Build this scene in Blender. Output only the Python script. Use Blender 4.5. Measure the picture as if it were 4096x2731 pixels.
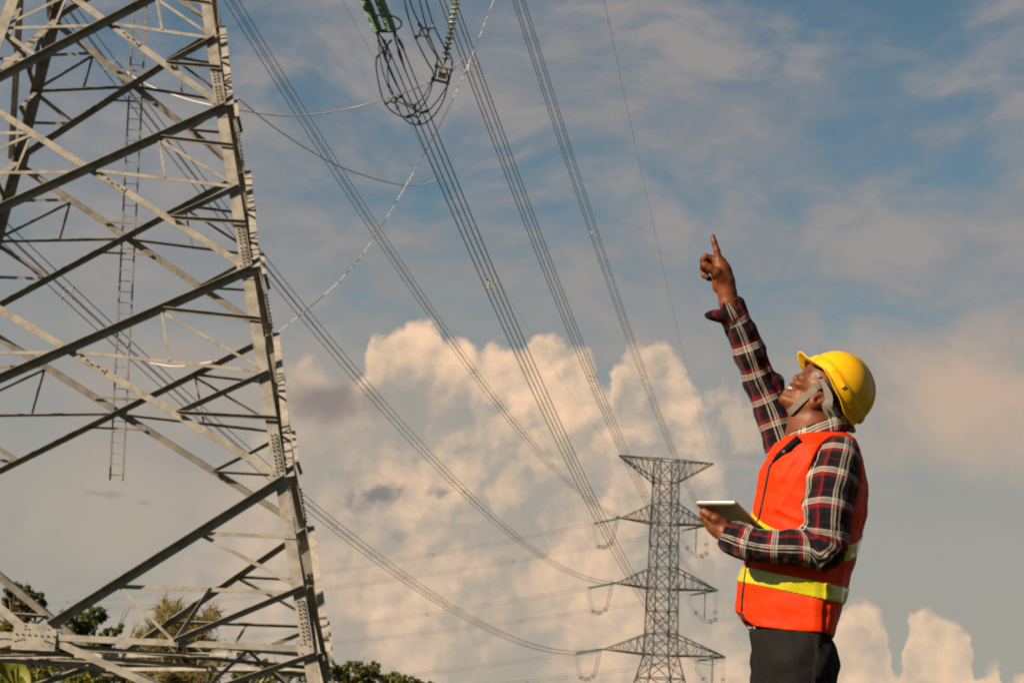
import bpy, bmesh, math, random
import numpy as np
from mathutils import Vector, Matrix

for o in list(bpy.data.objects):
    bpy.data.objects.remove(o, do_unlink=True)
scene = bpy.context.scene
COL = scene.collection
random.seed(7)
rng = np.random.default_rng(11)

# ------------------------------------------------------------------ camera
FPX, PITCH, ROLL, CZ = 9174.78, 0.191048, 0.043849, 0.5
CF = np.array([0, math.cos(PITCH), math.sin(PITCH)])
_u = np.array([0, -math.sin(PITCH), math.cos(PITCH)]); _r = np.array([1.0, 0, 0])
CR = math.cos(ROLL) * _r + math.sin(ROLL) * _u
CU = -math.sin(ROLL) * _r + math.cos(ROLL) * _u
CAM = np.array([0.0, 0.0, CZ])
cd = bpy.data.cameras.new('camera'); cam = bpy.data.objects.new('camera', cd); COL.objects.link(cam)
cd.sensor_width = 36.0; cd.lens = 36.0 * FPX / 4096; cd.clip_start = 0.1; cd.clip_end = 20000
cam.matrix_world = Matrix(((CR[0], CU[0], -CF[0], 0), (CR[1], CU[1], -CF[1], 0), (CR[2], CU[2], -CF[2], CZ), (0, 0, 0, 1)))
cd.dof.use_dof = True; cd.dof.focus_distance = 7.2; cd.dof.aperture_fstop = 15.0
scene.camera = cam
scene.render.resolution_x, scene.render.resolution_y = 1024, 682


def ray(px, py):
    """direction (world) of a photograph pixel"""
    return CF + CR * (px - 2048) / FPX + CU * (1365.5 - py) / FPX


def atY(px, py, Y):
    d = ray(px, py); return CAM + d * (Y / d[1])


def proj(P):
    P = np.asarray(P, float) - CAM; d = P @ CF
    return np.stack([2048 + FPX * (P @ CR) / d, 1365.5 - FPX * (P @ CU) / d], -1)


# ------------------------------------------------------------------ light
SUN_AZ_LEFT, SUN_EL = math.radians(56), math.radians(31)      # from behind the camera towards the left; height
sun_dir = np.array([-math.sin(SUN_AZ_LEFT) * math.cos(SUN_EL), -math.cos(SUN_AZ_LEFT) * math.cos(SUN_EL), math.sin(SUN_EL)])
sl = bpy.data.lights.new('sun', 'SUN'); sl.energy = 5.0; sl.angle = math.radians(0.6); sl.color = (1.0, 0.80, 0.57)
so = bpy.data.objects.new('sun', sl); COL.objects.link(so)
so.rotation_euler = Vector(-sun_dir).to_track_quat('-Z', 'Y').to_euler()
so.location = (-30, -15, 30)
scene.view_settings.view_transform = 'Standard'; scene.view_settings.look = 'None'
scene.view_settings.exposure = 1.2; scene.view_settings.gamma = 1.0
scene.view_settings.use_curve_mapping = False

# ------------------------------------------------------------------ sky
world = bpy.data.worlds.new('World'); scene.world = world; world.use_nodes = True
WT = world.node_tree; WT.nodes.clear()


class G:
    """tiny expression builder on a node tree"""
    def __init__(s, nt): s.nt = nt
    def n(s, t): return s.nt.nodes.new(t)
    def put(s, sock, v):
        if isinstance(v, (int, float)): sock.default_value = v
        elif isinstance(v, (tuple, list)):
            sock.default_value = tuple(v) if len(sock.default_value) == len(v) else tuple(v) + (1,)
        else: s.nt.links.new(v, sock)
    def m(s, op, a, b=0.0, c=0.0, clamp=False):
        k = s.n('ShaderNodeMath'); k.operation = op; k.use_clamp = clamp
        s.put(k.inputs[0], a); s.put(k.inputs[1], b); s.put(k.inputs[2], c); return k.outputs[0]
    def add(s, a, b): return s.m('ADD', a, b)
    def sub(s, a, b): return s.m('SUBTRACT', a, b)
    def mul(s, a, b): return s.m('MULTIPLY', a, b)
    def mx(s, a, b): return s.m('MAXIMUM', a, b)
    def ss(s, x, lo, hi, o0=0.0, o1=1.0):
        k = s.n('ShaderNodeMapRange'); k.interpolation_type = 'SMOOTHSTEP'
        s.put(k.inputs[0], x)
        for i, v in enumerate((lo, hi, o0, o1)): s.put(k.inputs[i + 1], v)
        return k.outputs[0]
    def lin(s, x, lo, hi, o0=0.0, o1=1.0):
        k = s.n('ShaderNodeMapRange'); s.put(k.inputs[0], x)
        for i, v in enumerate((lo, hi, o0, o1)): s.put(k.inputs[i + 1], v)
        return k.outputs[0]
    def xyz(s, x, y, z=0.0):
        k = s.n('ShaderNodeCombineXYZ')
        for i, v in enumerate((x, y, z)): s.put(k.inputs[i], v)
        return k.outputs[0]
    def noise(s, v, scale, detail=4.0, rough=0.55, dist=0.0, out='Fac', lac=2.0, dims='3D'):
        k = s.n('ShaderNodeTexNoise'); k.noise_dimensions = dims; s.put(k.inputs['Vector'], v)
        k.inputs['Scale'].default_value = scale; k.inputs['Detail'].default_value = detail
        k.inputs['Roughness'].default_value = rough; k.inputs['Distortion'].default_value = dist
        k.inputs['Lacunarity'].default_value = lac
        return k.outputs[out]
    def vor(s, v, scale, smooth=0.6):
        k = s.n('ShaderNodeTexVoronoi'); k.voronoi_dimensions = '2D'; k.feature = 'SMOOTH_F1'; s.put(k.inputs['Vector'], v)
        k.inputs['Scale'].default_value = scale; k.inputs['Smoothness'].default_value = smooth
        return k.outputs['Distance']
    def mix(s, f, a, b, mode='MIX'):
        k = s.n('ShaderNodeMix'); k.data_type = 'RGBA'; k.blend_type = mode
        s.put(k.inputs[0], f); s.put(k.inputs[6], a); s.put(k.inputs[7], b); return k.outputs[2]
    def vadd(s, a, b):
        k = s.n('ShaderNodeVectorMath'); k.operation = 'ADD'; s.put(k.inputs[0], a); s.put(k.inputs[1], b); return k.outputs[0]


def build_sky():
    g = G(WT)
    N = lambda *a, **k: g.noise(*a, dims='2D', **k)
    world.cycles.sampling_method = 'MANUAL'; world.cycles.sample_map_resolution = 512
    SKY_STRENGTH = 0.05
    q = 1.0 / SKY_STRENGTH / 2 ** scene.view_settings.exposure
    C = lambda r, gg, b: (r * q, gg * q, b * q, 1)
    tc = g.n('ShaderNodeTexCoord'); sep = g.n('ShaderNodeSeparateXYZ'); WT.links.new(tc.outputs['Generated'], sep.inputs[0])
    X, Y, Z = sep.outputs
    K = 9.175                                         # sky angle in thousandths of a radian-ish unit
    u = g.mul(g.m('ARCTAN2', X, Y), K); v = g.mul(g.m('ARCSINE', Z), K)

    def uv(px, py):
        d = ray(px, py); d = d / np.linalg.norm(d); return math.atan2(d[0], d[1]) * K, math.asin(d[2]) * K
    p = g.xyz(u, v)
    sky = g.n('ShaderNodeTexSky'); sky.sky_type = 'NISHITA'; sky.sun_disc = False
    sky.sun_elevation = SUN_EL; sky.sun_rotation = math.atan2(sun_dir[0], sun_dir[1])
    sky.air_density = 1.0; sky.dust_density = 1.2; sky.ozone_density = 1.5
    blue = g.mix(1.0, sky.outputs[0], (0.52, 0.62, 0.56, 1), 'MULTIPLY')
    # thin high cloud: long soft streaks over blue
    warp = N(p, 0.9, 2, 0.5, out='Color')
    k = g.n('ShaderNodeVectorMath'); k.operation = 'MULTIPLY_ADD'
    WT.links.new(warp, k.inputs[0]); k.inputs[1].default_value = (0.5, 0.35, 0); WT.links.new(p, k.inputs[2])
    pw = k.outputs[0]
    mp = g.n('ShaderNodeMapping'); WT.links.new(pw, mp.inputs[0]); mp.inputs['Rotation'].default_value = (0, 0, -0.10)
    mp.inputs['Scale'].default_value = (0.62, 1.9, 1)
    st = N(mp.outputs[0], 1.0, 6, 0.56)
    mp2 = g.n('ShaderNodeMapping'); WT.links.new(pw, mp2.inputs[0]); mp2.inputs['Rotation'].default_value = (0, 0, 0.22)
    mp2.inputs['Scale'].default_value = (1.6, 3.4, 1); mp2.inputs['Location'].default_value = (3.3, 1.7, 0)
    st2 = N(mp2.outputs[0], 1.0, 6, 0.62)
    veil = g.add(g.mul(st, 0.62), g.mul(st2, 0.40))
    low = g.ss(v, 3.1, 0.3)                            # towards the horizon the veil closes
    veilf = g.mul(g.ss(g.add(veil, g.mul(low, 0.30)), 0.37, 0.63), g.ss(v, 6.5, 3.2, 0.15, 1.0))
    veil_col = g.mix(g.ss(v, 0.5, 2.9), C(.385, .355, .305), C(.240, .250, .272))
    veil_col = g.mix(g.ss(st2, 0.42, 0.70, 0.0, 0.75), veil_col, C(.375, .325, .295))
    col = g.mix(g.mul(veilf, 0.86), blue, veil_col)

    # ---- heaped cloud: outline as a height over azimuth, broken up by billows
    tops = [(0, 2700), (400, 2400), (750, 2050), (950, 1800), (1080, 1560), (1170, 1440), (1270, 1435), (1350, 1500), (1430, 1500), (1464, 1420), (1500, 1345), (1560, 1325), (1610, 1320), (1650, 1300), (1690, 1288), (1735, 1296), (1765, 1345), (1800, 1335),
            (1830, 1362), (1870, 1362), (1905, 1415), (1950, 1410), (2000, 1385), (2080, 1378), (2130, 1360), (2180, 1340), (2240, 1342), (2290, 1372), (2350, 1400), (2390, 1440), (2415, 1540), (2432, 1545),
            (2455, 1450), (2490, 1410), (2540, 1372), (2590, 1372), (2620, 1358), (2660, 1372), (2700, 1420), (2735, 1440), (2785, 1530), (2830, 1640), (2880, 1800), (2960, 2150), (3080, 2480), (3200, 2640), (3280, 2640),
            (3310, 2600), (3370, 2420), (3430, 2385), (3490, 2425), (3535, 2480), (3565, 2640), (3592, 2720), (3625, 2510), (3650, 2425), (3720, 2412), (3780, 2465), (3840, 2490), (3885, 2560), (3905, 2690), (3950, 2655), (3990, 2640), (4030, 2740), (4096, 2700), (4300, 2900)]
    pts = [uv(*t) for t in tops]; U0, U1, VM = pts[0][0] - .3, pts[-1][0] + .3, 3.0

    def curve(x):
        k = g.n('ShaderNodeFloatCurve'); c = k.mapping.curves[0]
        P = [(0.0, 0.02)] + [((a - U0) / (U1 - U0), max(b_, 0.06) / VM) for a, b_ in pts] + [(1.0, 0.02)]
        c.points[0].location = P[0]; c.points[1].location = P[-1]
        for q in P[1:-1]: c.points.new(*q)
        k.mapping.update(); g.put(k.inputs['Value'], g.lin(x, U0, U1)); return g.mul(k.outputs[0], VM)
    wn = g.n('ShaderNodeVectorMath'); wn.operation = 'MULTIPLY_ADD'
    WT.links.new(N(p, 9.0, 4, 0.6, out='Color'), wn.inputs[0]); wn.inputs[1].default_value = (0.075, 0.075, 0); WT.links.new(p, wn.inputs[2])
    pb = g.vadd(wn.outputs[0], (-.0375, -.0375, 0))
    sp = g.n('ShaderNodeSeparateXYZ'); WT.links.new(pb, sp.inputs[0]); ub, vb = sp.outputs[0], sp.outputs[1]

    def billow(pp):
        a = g.sub(0.5, g.vor(pp, 7.5, 0.35)); n = g.sub(N(pp, 5.0, 6, 0.62), 0.5)
        return g.add(g.mul(a, 0.13), g.mul(n, 0.25))
    bl = billow(pb); relief = g.sub(bl, billow(g.vadd(pb, (-0.030, 0.026, 0))))
    big = N(g.vadd(pb, (9.7, 4.2, 0)), 1.9, 4, 0.55)
    h0 = curve(ub); slope = g.sub(h0, curve(g.sub(ub, 0.07)))          # rising outline = side that faces the sun
    sd = g.add(g.sub(h0, vb), g.mul(bl, 0.42))
    steep = g.m('ABSOLUTE', slope); mask = g.ss(sd, -0.010, g.add(g.mul(g.ss(v, 1.75, 0.9, 0.0, 0.50), g.ss(u, 1.25, 1.05)), 0.045))
    mask = g.mul(mask, g.ss(u, uv(1330, 1500)[0], uv(1490, 1500)[0], 0.55, 1.0))
    crown = g.ss(sd, 0.42, 0.02)
    br = g.add(g.mul(relief, 5.2), g.add(g.mul(crown, 0.42), g.lin(big, 0.30, 0.70, -0.22, 0.66)))
    br = g.m('ADD', g.add(br, g.mul(g.m('MULTIPLY', slope, 0.9), crown)), 0.08, clamp=True)
    cc = g.mix(br, C(.385, .345, .295), C(.930, .640, .420))
    cc = g.mix(g.ss(v, 2.0, 0.25, 0.0, 0.40), cc, C(.620, .480, .350))
    soft = g.mx(g.ss(big, 0.28, 0.55, 0.45, 1.0), g.ss(crown, 0.3, 0.8))
    col = g.mix(g.mul(mask, soft), col, cc)
    nbig = N(g.vadd(pw, (37.1, 11.3, 0)), 2.0, 6, 0.6); nsml = N(g.vadd(pw, (5.1, 9.3, 0)), 9.0, 5, 0.6)
    # ---- broad pale bank on the right and left
    for (bx, by, ru, rv, amt, cc) in ((3950, 1600, 0.75, 0.26, 0.75, C(.60, .43, .31)), (3500, 1750, 0.9, 0.18, 0.4, C(.50, .40, .31)),
                                      (2960, 1700, 0.16, 0.17, 0.75, C(.60, .46, .34)), (1000, 1560, 0.75, 0.32, 0.55, C(.46, .375, .30)),
                                      (700, 2000, 0.9, 0.30, 0.5, C(.50, .40, .31)),
                                      (1330, 1590, 0.24, 0.085, 0.95, C(.270, .225, .205)), (1490, 1975, 0.13, 0.065, 0.95, C(.235, .222, .215)),
                                      (1760, 1965, 0.055, 0.035, 0.8, C(.26, .245, .23)), (400, 1972, 0.075, 0.016, 0.7, C(.25, .24, .235)),
                                      (570, 2010, 0.035, 0.016, 0.5, C(.27, .26, .25)), (2980, 1830, 0.12, 0.022, 0.6, C(.28, .27, .26)), (1590, 2140, 0.06, 0.03, 0.6, C(.29, .28, .265))):
        cu, cv = uv(bx, by)
        du = g.m('DIVIDE', g.sub(u, cu), ru); dv = g.m('DIVIDE', g.sub(v, cv), rv)
        rr = g.m('SQRT', g.add(g.mul(du, du), g.mul(dv, dv)))
        nn = nbig if ru > .2 else nsml
        f = g.ss(g.add(rr, g.mul(g.sub(nn, 0.5), -3.2 if ru < .3 else -2.0)), 1.25, 0.0)
        col = g.mix(g.mul(f, amt), col, cc)
    bg = g.n('ShaderNodeBackground'); WT.links.new(col, bg.inputs[0]); bg.inputs[1].default_value = SKY_STRENGTH
    out = g.n('ShaderNodeOutputWorld'); WT.links.new(bg.outputs[0], out.inputs[0])


build_sky()
# ------------------------------------------------------------------ helpers
MATS = {}


def mat(name, base, rough=0.6, metal=0.0, var=0.0, scale=8.0, bump=0.0, bscale=40.0, color2=None, spec=0.5, attr=None, trans=0.0, sheen=0.0):
    if name in MATS: return MATS[name]
    m = bpy.data.materials.new(name); m.use_nodes = True; nt = m.node_tree
    b = nt.nodes['Principled BSDF']; g = G(nt)
    b.inputs['Roughness'].default_value = rough; b.inputs['Metallic'].default_value = metal
    b.inputs['Specular IOR Level'].default_value = spec
    if trans: b.inputs['Transmission Weight'].default_value = trans
    if sheen: b.inputs['Sheen Weight'].default_value = sheen
    tc = g.n('ShaderNodeTexCoord')
    c = (*base, 1)
    if var or color2:
        n = g.noise(tc.outputs['Object'], scale, 6, 0.6)
        c2 = (*color2, 1) if color2 else tuple(x * (1 - var) for x in base) + (1,)
        c = g.mix(g.ss(n, 0.35, 0.65), c, c2)
    g.put(b.inputs['Base Color'], c)
    if bump:
        bn = g.n('ShaderNodeBump'); bn.inputs['Strength'].default_value = bump; bn.inputs['Distance'].default_value = 0.01
        nt.links.new(g.noise(tc.outputs['Object'], bscale, 5, 0.6), bn.inputs['Height']); nt.links.new(bn.outputs[0], b.inputs['Normal'])
    MATS[name] = m
    return m


def mesh_obj(name, V, Fc, m, parent=None, smooth=False):
    me = bpy.data.meshes.new(name)
    me.from_pydata([tuple(map(float, v)) for v in V], [], [tuple(f) for f in Fc])
    if smooth: me.polygons.foreach_set('use_smooth', [True] * len(me.polygons))
    me.materials.append(m)
    return link(name, me, parent)


def link(name, me, parent=None):
    o = bpy.data.objects.new(name, me); COL.objects.link(o)
    if parent is not None:
        o.parent = parent
        o.matrix_parent_inverse = PINV.get(parent.name) or Matrix.Identity(4)
    return o


PINV = {}


def np_mesh(name, V, Q, m, parent=None, smooth=True, attrs=None):
    """fast mesh from numpy: V (n,3), Q (k,3|4)"""
    V = np.asarray(V, np.float32); Q = np.asarray(Q, np.int32); k = Q.shape[1]
    me = bpy.data.meshes.new(name); me.vertices.add(len(V)); me.vertices.foreach_set('co', V.ravel())
    me.loops.add(Q.size); me.loops.foreach_set('vertex_index', Q.ravel())
    me.polygons.add(len(Q)); me.polygons.foreach_set('loop_start', np.arange(0, Q.size, k, dtype=np.int32))
    if smooth: me.polygons.foreach_set('use_smooth', np.ones(len(Q), bool))
    for an, (kind, data) in (attrs or {}).items():
        a = me.attributes.new(an, kind, 'POINT'); a.data.foreach_set('vector' if kind == 'FLOAT_VECTOR' else 'value', np.asarray(data, np.float32).ravel())
    me.materials.append(m); me.update(calc_edges=True); me.validate()
    return link(name, me, parent)


def thing(name, label, cat, loc=(0, 0, 0), group=None):
    o = bpy.data.objects.new(name, None); COL.objects.link(o); o.empty_display_size = 0.2
    o.location = [float(x) for x in loc]; PINV[o.name] = Matrix.Translation([-float(x) for x in loc])
    return tag(o, label, cat, group)


def tag(o, label=None, cat=None, group=None, kind=None):
    if label: o['label'] = label
    if cat: o['category'] = cat
    if group: o['group'] = group
    if kind: o['kind'] = kind
    return o


def nz(a):
    a = np.asarray(a, float); return a / (np.linalg.norm(a) + 1e-12)


class MB:
    """collects boxes and tubes into one mesh"""
    def __init__(s): s.V = []; s.F = []
    def add(s, V, F):
        b = len(s.V); s.V += [tuple(map(float, v)) for v in V]; s.F += [tuple(i + b for i in f) for f in F]; return s
    def box(s, c, a, b, d):
        """centre and three half-axis vectors"""
        c, a, b, d = (np.asarray(x, float) for x in (c, a, b, d))
        V = [c + i * a + j * b + k * d for k in (-1, 1) for j in (-1, 1) for i in (-1, 1)]
        F = [(0, 2, 3, 1), (4, 5, 7, 6), (0, 1, 5, 4), (2, 6, 7, 3), (0, 4, 6, 2), (1, 3, 7, 5)]
        if np.dot(np.cross(a, b), d) < 0: F = [f[::-1] for f in F]
        return s.add(V, F)
    def tube(s, pts, r, n=6, cap=True):
        pts = np.asarray(pts, float); N = len(pts); r = np.broadcast_to(np.asarray(r, float), (N,))
        T = np.gradient(pts, axis=0); T /= np.linalg.norm(T, axis=1)[:, None] + 1e-12
        ref = np.array([0, 0, 1.0]) if abs(T[0][2]) < 0.9 else np.array([1.0, 0, 0])
        V = []; a = nz(np.cross(T[0], ref))
        for i in range(N):
            a = nz(a - T[i] * (a @ T[i])); b = np.cross(T[i], a)
            for k in range(n):
                th = 2 * math.pi * k / n; V.append(pts[i] + r[i] * (math.cos(th) * a + math.sin(th) * b))
        F = [(i * n + k, i * n + (k + 1) % n, (i + 1) * n + (k + 1) % n, (i + 1) * n + k) for i in range(N - 1) for k in range(n)]
        if cap: F += [tuple(range(n))[::-1], tuple((N - 1) * n + k for k in range(n))]
        return s.add(V, F)
    def lathe(s, p0, axis, prof, n=12):
        """prof: list of (distance along axis, radius)"""
        ax = nz(axis); ref = np.array([0, 0, 1.0]) if abs(ax[2]) < .9 else np.array([1.0, 0, 0]); a = nz(np.cross(ax, ref)); b = np.cross(ax, a)
        V = [np.asarray(p0) + ax * t + r * (math.cos(2 * math.pi * k / n) * a + math.sin(2 * math.pi * k / n) * b) for t, r in prof for k in range(n)]
        F = [(i * n + k, i * n + (k + 1) % n, (i + 1) * n + (k + 1) % n, (i + 1) * n + k) for i in range(len(prof) - 1) for k in range(n)]
        F += [tuple(range(n))[::-1], tuple((len(prof) - 1) * n + k for k in range(n))]
        return s.add(V, F)
    def build(s, name, m, parent=None, smooth=False): return mesh_obj(name, s.V, s.F, m, parent, smooth)


def steel_material(name, base, dark, warm=(0.155, 0.105, 0.060)):
    m = bpy.data.materials.new(name); m.use_nodes = True; nt = m.node_tree; g = G(nt); b = nt.nodes['Principled BSDF']
    tc = g.n('ShaderNodeTexCoord'); P = tc.outputs['Object']
    n1 = g.noise(P, 3.0, 6, 0.65); n2 = g.noise(P, 30.0, 4, 0.7)
    c = g.mix(g.ss(n1, 0.38, 0.66), (*base, 1), (*dark, 1))
    c = g.mix(g.ss(n2, 0.45, 0.75, 0, 0.35), c, tuple(x * 1.25 for x in base) + (1,))
    c = g.mix(g.ss(g.noise(P, 1.1, 7, 0.7), 0.56, 0.72, 0, 0.65), c, (*warm, 1))
    g.put(b.inputs['Base Color'], c); b.inputs['Metallic'].default_value = 0.0
    g.put(b.inputs['Roughness'], g.lin(n1, 0.3, 0.7, 0.5, 0.8)); b.inputs['Specular IOR Level'].default_value = 0.12
    MATS[name] = m; return m


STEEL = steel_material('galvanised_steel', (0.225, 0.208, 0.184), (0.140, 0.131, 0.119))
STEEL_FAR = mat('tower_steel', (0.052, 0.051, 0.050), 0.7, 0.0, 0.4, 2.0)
STEEL_ARM = mat('arm_steel', (0.17, 0.165, 0.155), 0.55, 0.2, 0.5, 1.2)
BOLT = mat('bolt_steel', (0.06, 0.06, 0.06), 0.5, 0.5)
WIRE = mat('conductor_aluminium', (0.05, 0.057, 0.07), 0.5, 0.5, 0.3, 5)
FITTING = mat('clamp_aluminium', (0.24, 0.215, 0.18), 0.5, 0.1, 0.25, 20)
FIT_DARK = mat('forged_fitting', (0.10, 0.095, 0.085), 0.55, 0.3, 0.3, 20)
ROPE = mat('ground_lead', (0.62, 0.50, 0.39), 0.8, 0, 0.2, 20)
GLASS = mat('green_glass', (0.17, 0.31, 0.25), 0.12, 0.0, 0.15, 30, trans=0.15)
GLASS_PALE = mat('pale_glass', (0.31, 0.37, 0.30), 0.10, 0.0, 0.15, 30, trans=0.12)
GLASS_FAR = mat('far_glass', (0.05, 0.13, 0.09), 0.3, 0.0, 0.3, 3)
CONCRETE = mat('concrete', (0.33, 0.31, 0.28), 0.9, 0, 0.3, 6, 0.3)
# ------------------------------------------------------------------ ground
def ground():
    m = bpy.data.materials.new('grass_ground'); m.use_nodes = True; nt = m.node_tree; g = G(nt); b = nt.nodes['Principled BSDF']
    P = g.n('ShaderNodeTexCoord').outputs['Object']
    c = g.mix(g.ss(g.noise(P, 0.15, 8, 0.65), 0.35, 0.65), (0.040, 0.050, 0.016, 1), (0.065, 0.060, 0.030, 1))
    c = g.mix(g.ss(g.noise(P, 6, 4, 0.7), 0.4, 0.7), c, (0.025, 0.036, 0.010, 1)); g.put(b.inputs['Base Color'], c); b.inputs['Roughness'].default_value = 0.95
    xs = np.concatenate([-np.geomspace(6000, 12, 26), np.linspace(-10, 10, 9), np.geomspace(12, 6000, 26)])
    ys = xs + 30
    X, Y = np.meshgrid(xs, ys, indexing='ij')
    Z = 0.10 * np.sin(X * .05) * np.cos(Y * .043) * np.clip((np.hypot(X, Y) - 14) / 30, 0, 1) * (np.hypot(X, Y) < 900)
    n = len(xs); I = np.arange(n * n).reshape(n, n)
    Q = np.stack([I[:-1, :-1], I[1:, :-1], I[1:, 1:], I[:-1, 1:]], -1).reshape(-1, 4)
    o = np_mesh('ground', np.stack([X, Y, Z], -1).reshape(-1, 3), Q, m)
    tag(o, 'grassy open field under the power line', kind='structure')


ground()
# ------------------------------------------------------------------ near lattice tower
NT_AX = np.array([-11.0443, 60.3533]); NT_PHI = 0.03648
NZ = [z + CZ for z in (20.8371, 16.8664, 12.3824, 6.9911, 2.9328)]      # node levels, top to bottom
Z_BEND = 21.9


def near_h(z):
    if z <= Z_BEND: return 6.5 - 0.23062 * (z - NZ[4])
    hb = 6.5 - 0.23062 * (Z_BEND - NZ[4]); return hb + (1.35 - hb) * (z - Z_BEND) / (53.0 - Z_BEND)


class Frame:
    def __init__(s, ax, phi, h): s.ax = np.array([ax[0], ax[1], 0.0]); s.phi = phi; s.h = h
    def axes(s, f):
        a = s.phi + f * math.pi / 2
        return np.array([math.cos(a), math.sin(a), 0]), np.array([math.sin(a), -math.cos(a), 0])     # tangent, outward normal
    def pt(s, f, u, z, off=0.0):
        t, n = s.axes(f); h = s.h(z); return s.ax + t * u * h + n * (h + off) + np.array([0, 0, z])
    def normal(s, f, z):
        """outward normal of the sloping face"""
        t, n = s.axes(f); return nz(np.cross(t, s.pt(f, 0, z + .5) - s.pt(f, 0, z - .5))) * 1.0


NF = Frame(NT_AX, NT_PHI, near_h)


def angle_bar(name, p, q, n, w, w2, out, off, parent, m=STEEL, t=0.014, edge=1):
    """L-section: flat flange in the face plane, outstanding flange on its upper edge pointing out (+1) or in (-1)"""
    p, q, n = (np.asarray(x, float) for x in (p, q, n)); d = nz(q - p); n = nz(n - d * (n @ d)); u = np.cross(n, d)
    if u[2] < 0: u = -u
    u = u * edge
    L = np.linalg.norm(q - p) / 2; c = (p + q) / 2 + n * off
    # cross-section polygon (u, n)
    a, b = w / 2, w2
    sec = [(-a, -t / 2), (a, -t / 2), (a, t / 2), (-a, t / 2)]
    if out > 0: sec = [(-a, -t / 2), (a, -t / 2), (a, b), (a - t, b), (a - t, t / 2), (-a, t / 2)]
    elif out < 0: sec = [(-a, t / 2), (a, t / 2), (a, -b), (a - t, -b), (a - t, -t / 2), (-a, -t / 2)]
    k = len(sec)
    V = [c + s * d * L + u * x + n * y for s in (-1, 1) for x, y in sec]
    F = [(i, (i + 1) % k, k + (i + 1) % k, k + i) for i in range(k)] + [tuple(range(k))[::-1], tuple(range(k, 2 * k))]
    if np.dot(np.cross(u, n), d) * (1 if out >= 0 else -1) < 0: F = [f[::-1] for f in F]
    return mesh_obj(name, V, F, m, parent)


def leg_bar(name, fr, f, z0, z1, w, parent, m=STEEL, t=0.022):
    """corner angle between face f (right edge) and face f+1 (left edge)"""
    t1, n1 = fr.axes(f); t2, n2 = fr.axes(f + 1)
    a = -t1; b = t2                                  # flange directions from the corner
    sec = [np.zeros(3), a * w, a * w + b * t, a * t + b * t, b * w + a * t, b * w]
    V = [fr.pt(f, 1, z) + s for z in (z0, z1) for s in sec]; k = 6
    F = [(i, (i + 1) % k, k + (i + 1) % k, k + i) for i in range(k)] + [tuple(range(k))[::-1], tuple(range(k, 2 * k))]
    F = [x[::-1] for x in F]
    return mesh_obj(name, V, F, m, parent)


_b = MB().lathe((0, 0, 0), (0, 0, 1), [(0, .026), (.008, .026), (.009, .021), (.03, .021), (.031, .012), (.045, .012)], 6)
_bo = _b.build('bolt', BOLT); BOLT_MESH = _bo.data; bpy.data.objects.remove(_bo)


def bolt_at(p, n, parent, s=1.0):
    o = link('bolt', BOLT_MESH, parent)
    o.matrix_basis = Matrix.Translation(Vector(p)) @ Vector(n).to_track_quat('Z', 'Y').to_matrix().to_4x4() @ Matrix.Scale(s, 4)
    return o


def plate(name, c, u, v, n, hu, hv, parent, th=0.012, m=STEEL):
    return MB().box(c, nz(u) * hu, nz(v) * hv, nz(n) * th).build(name, m, parent)


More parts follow.
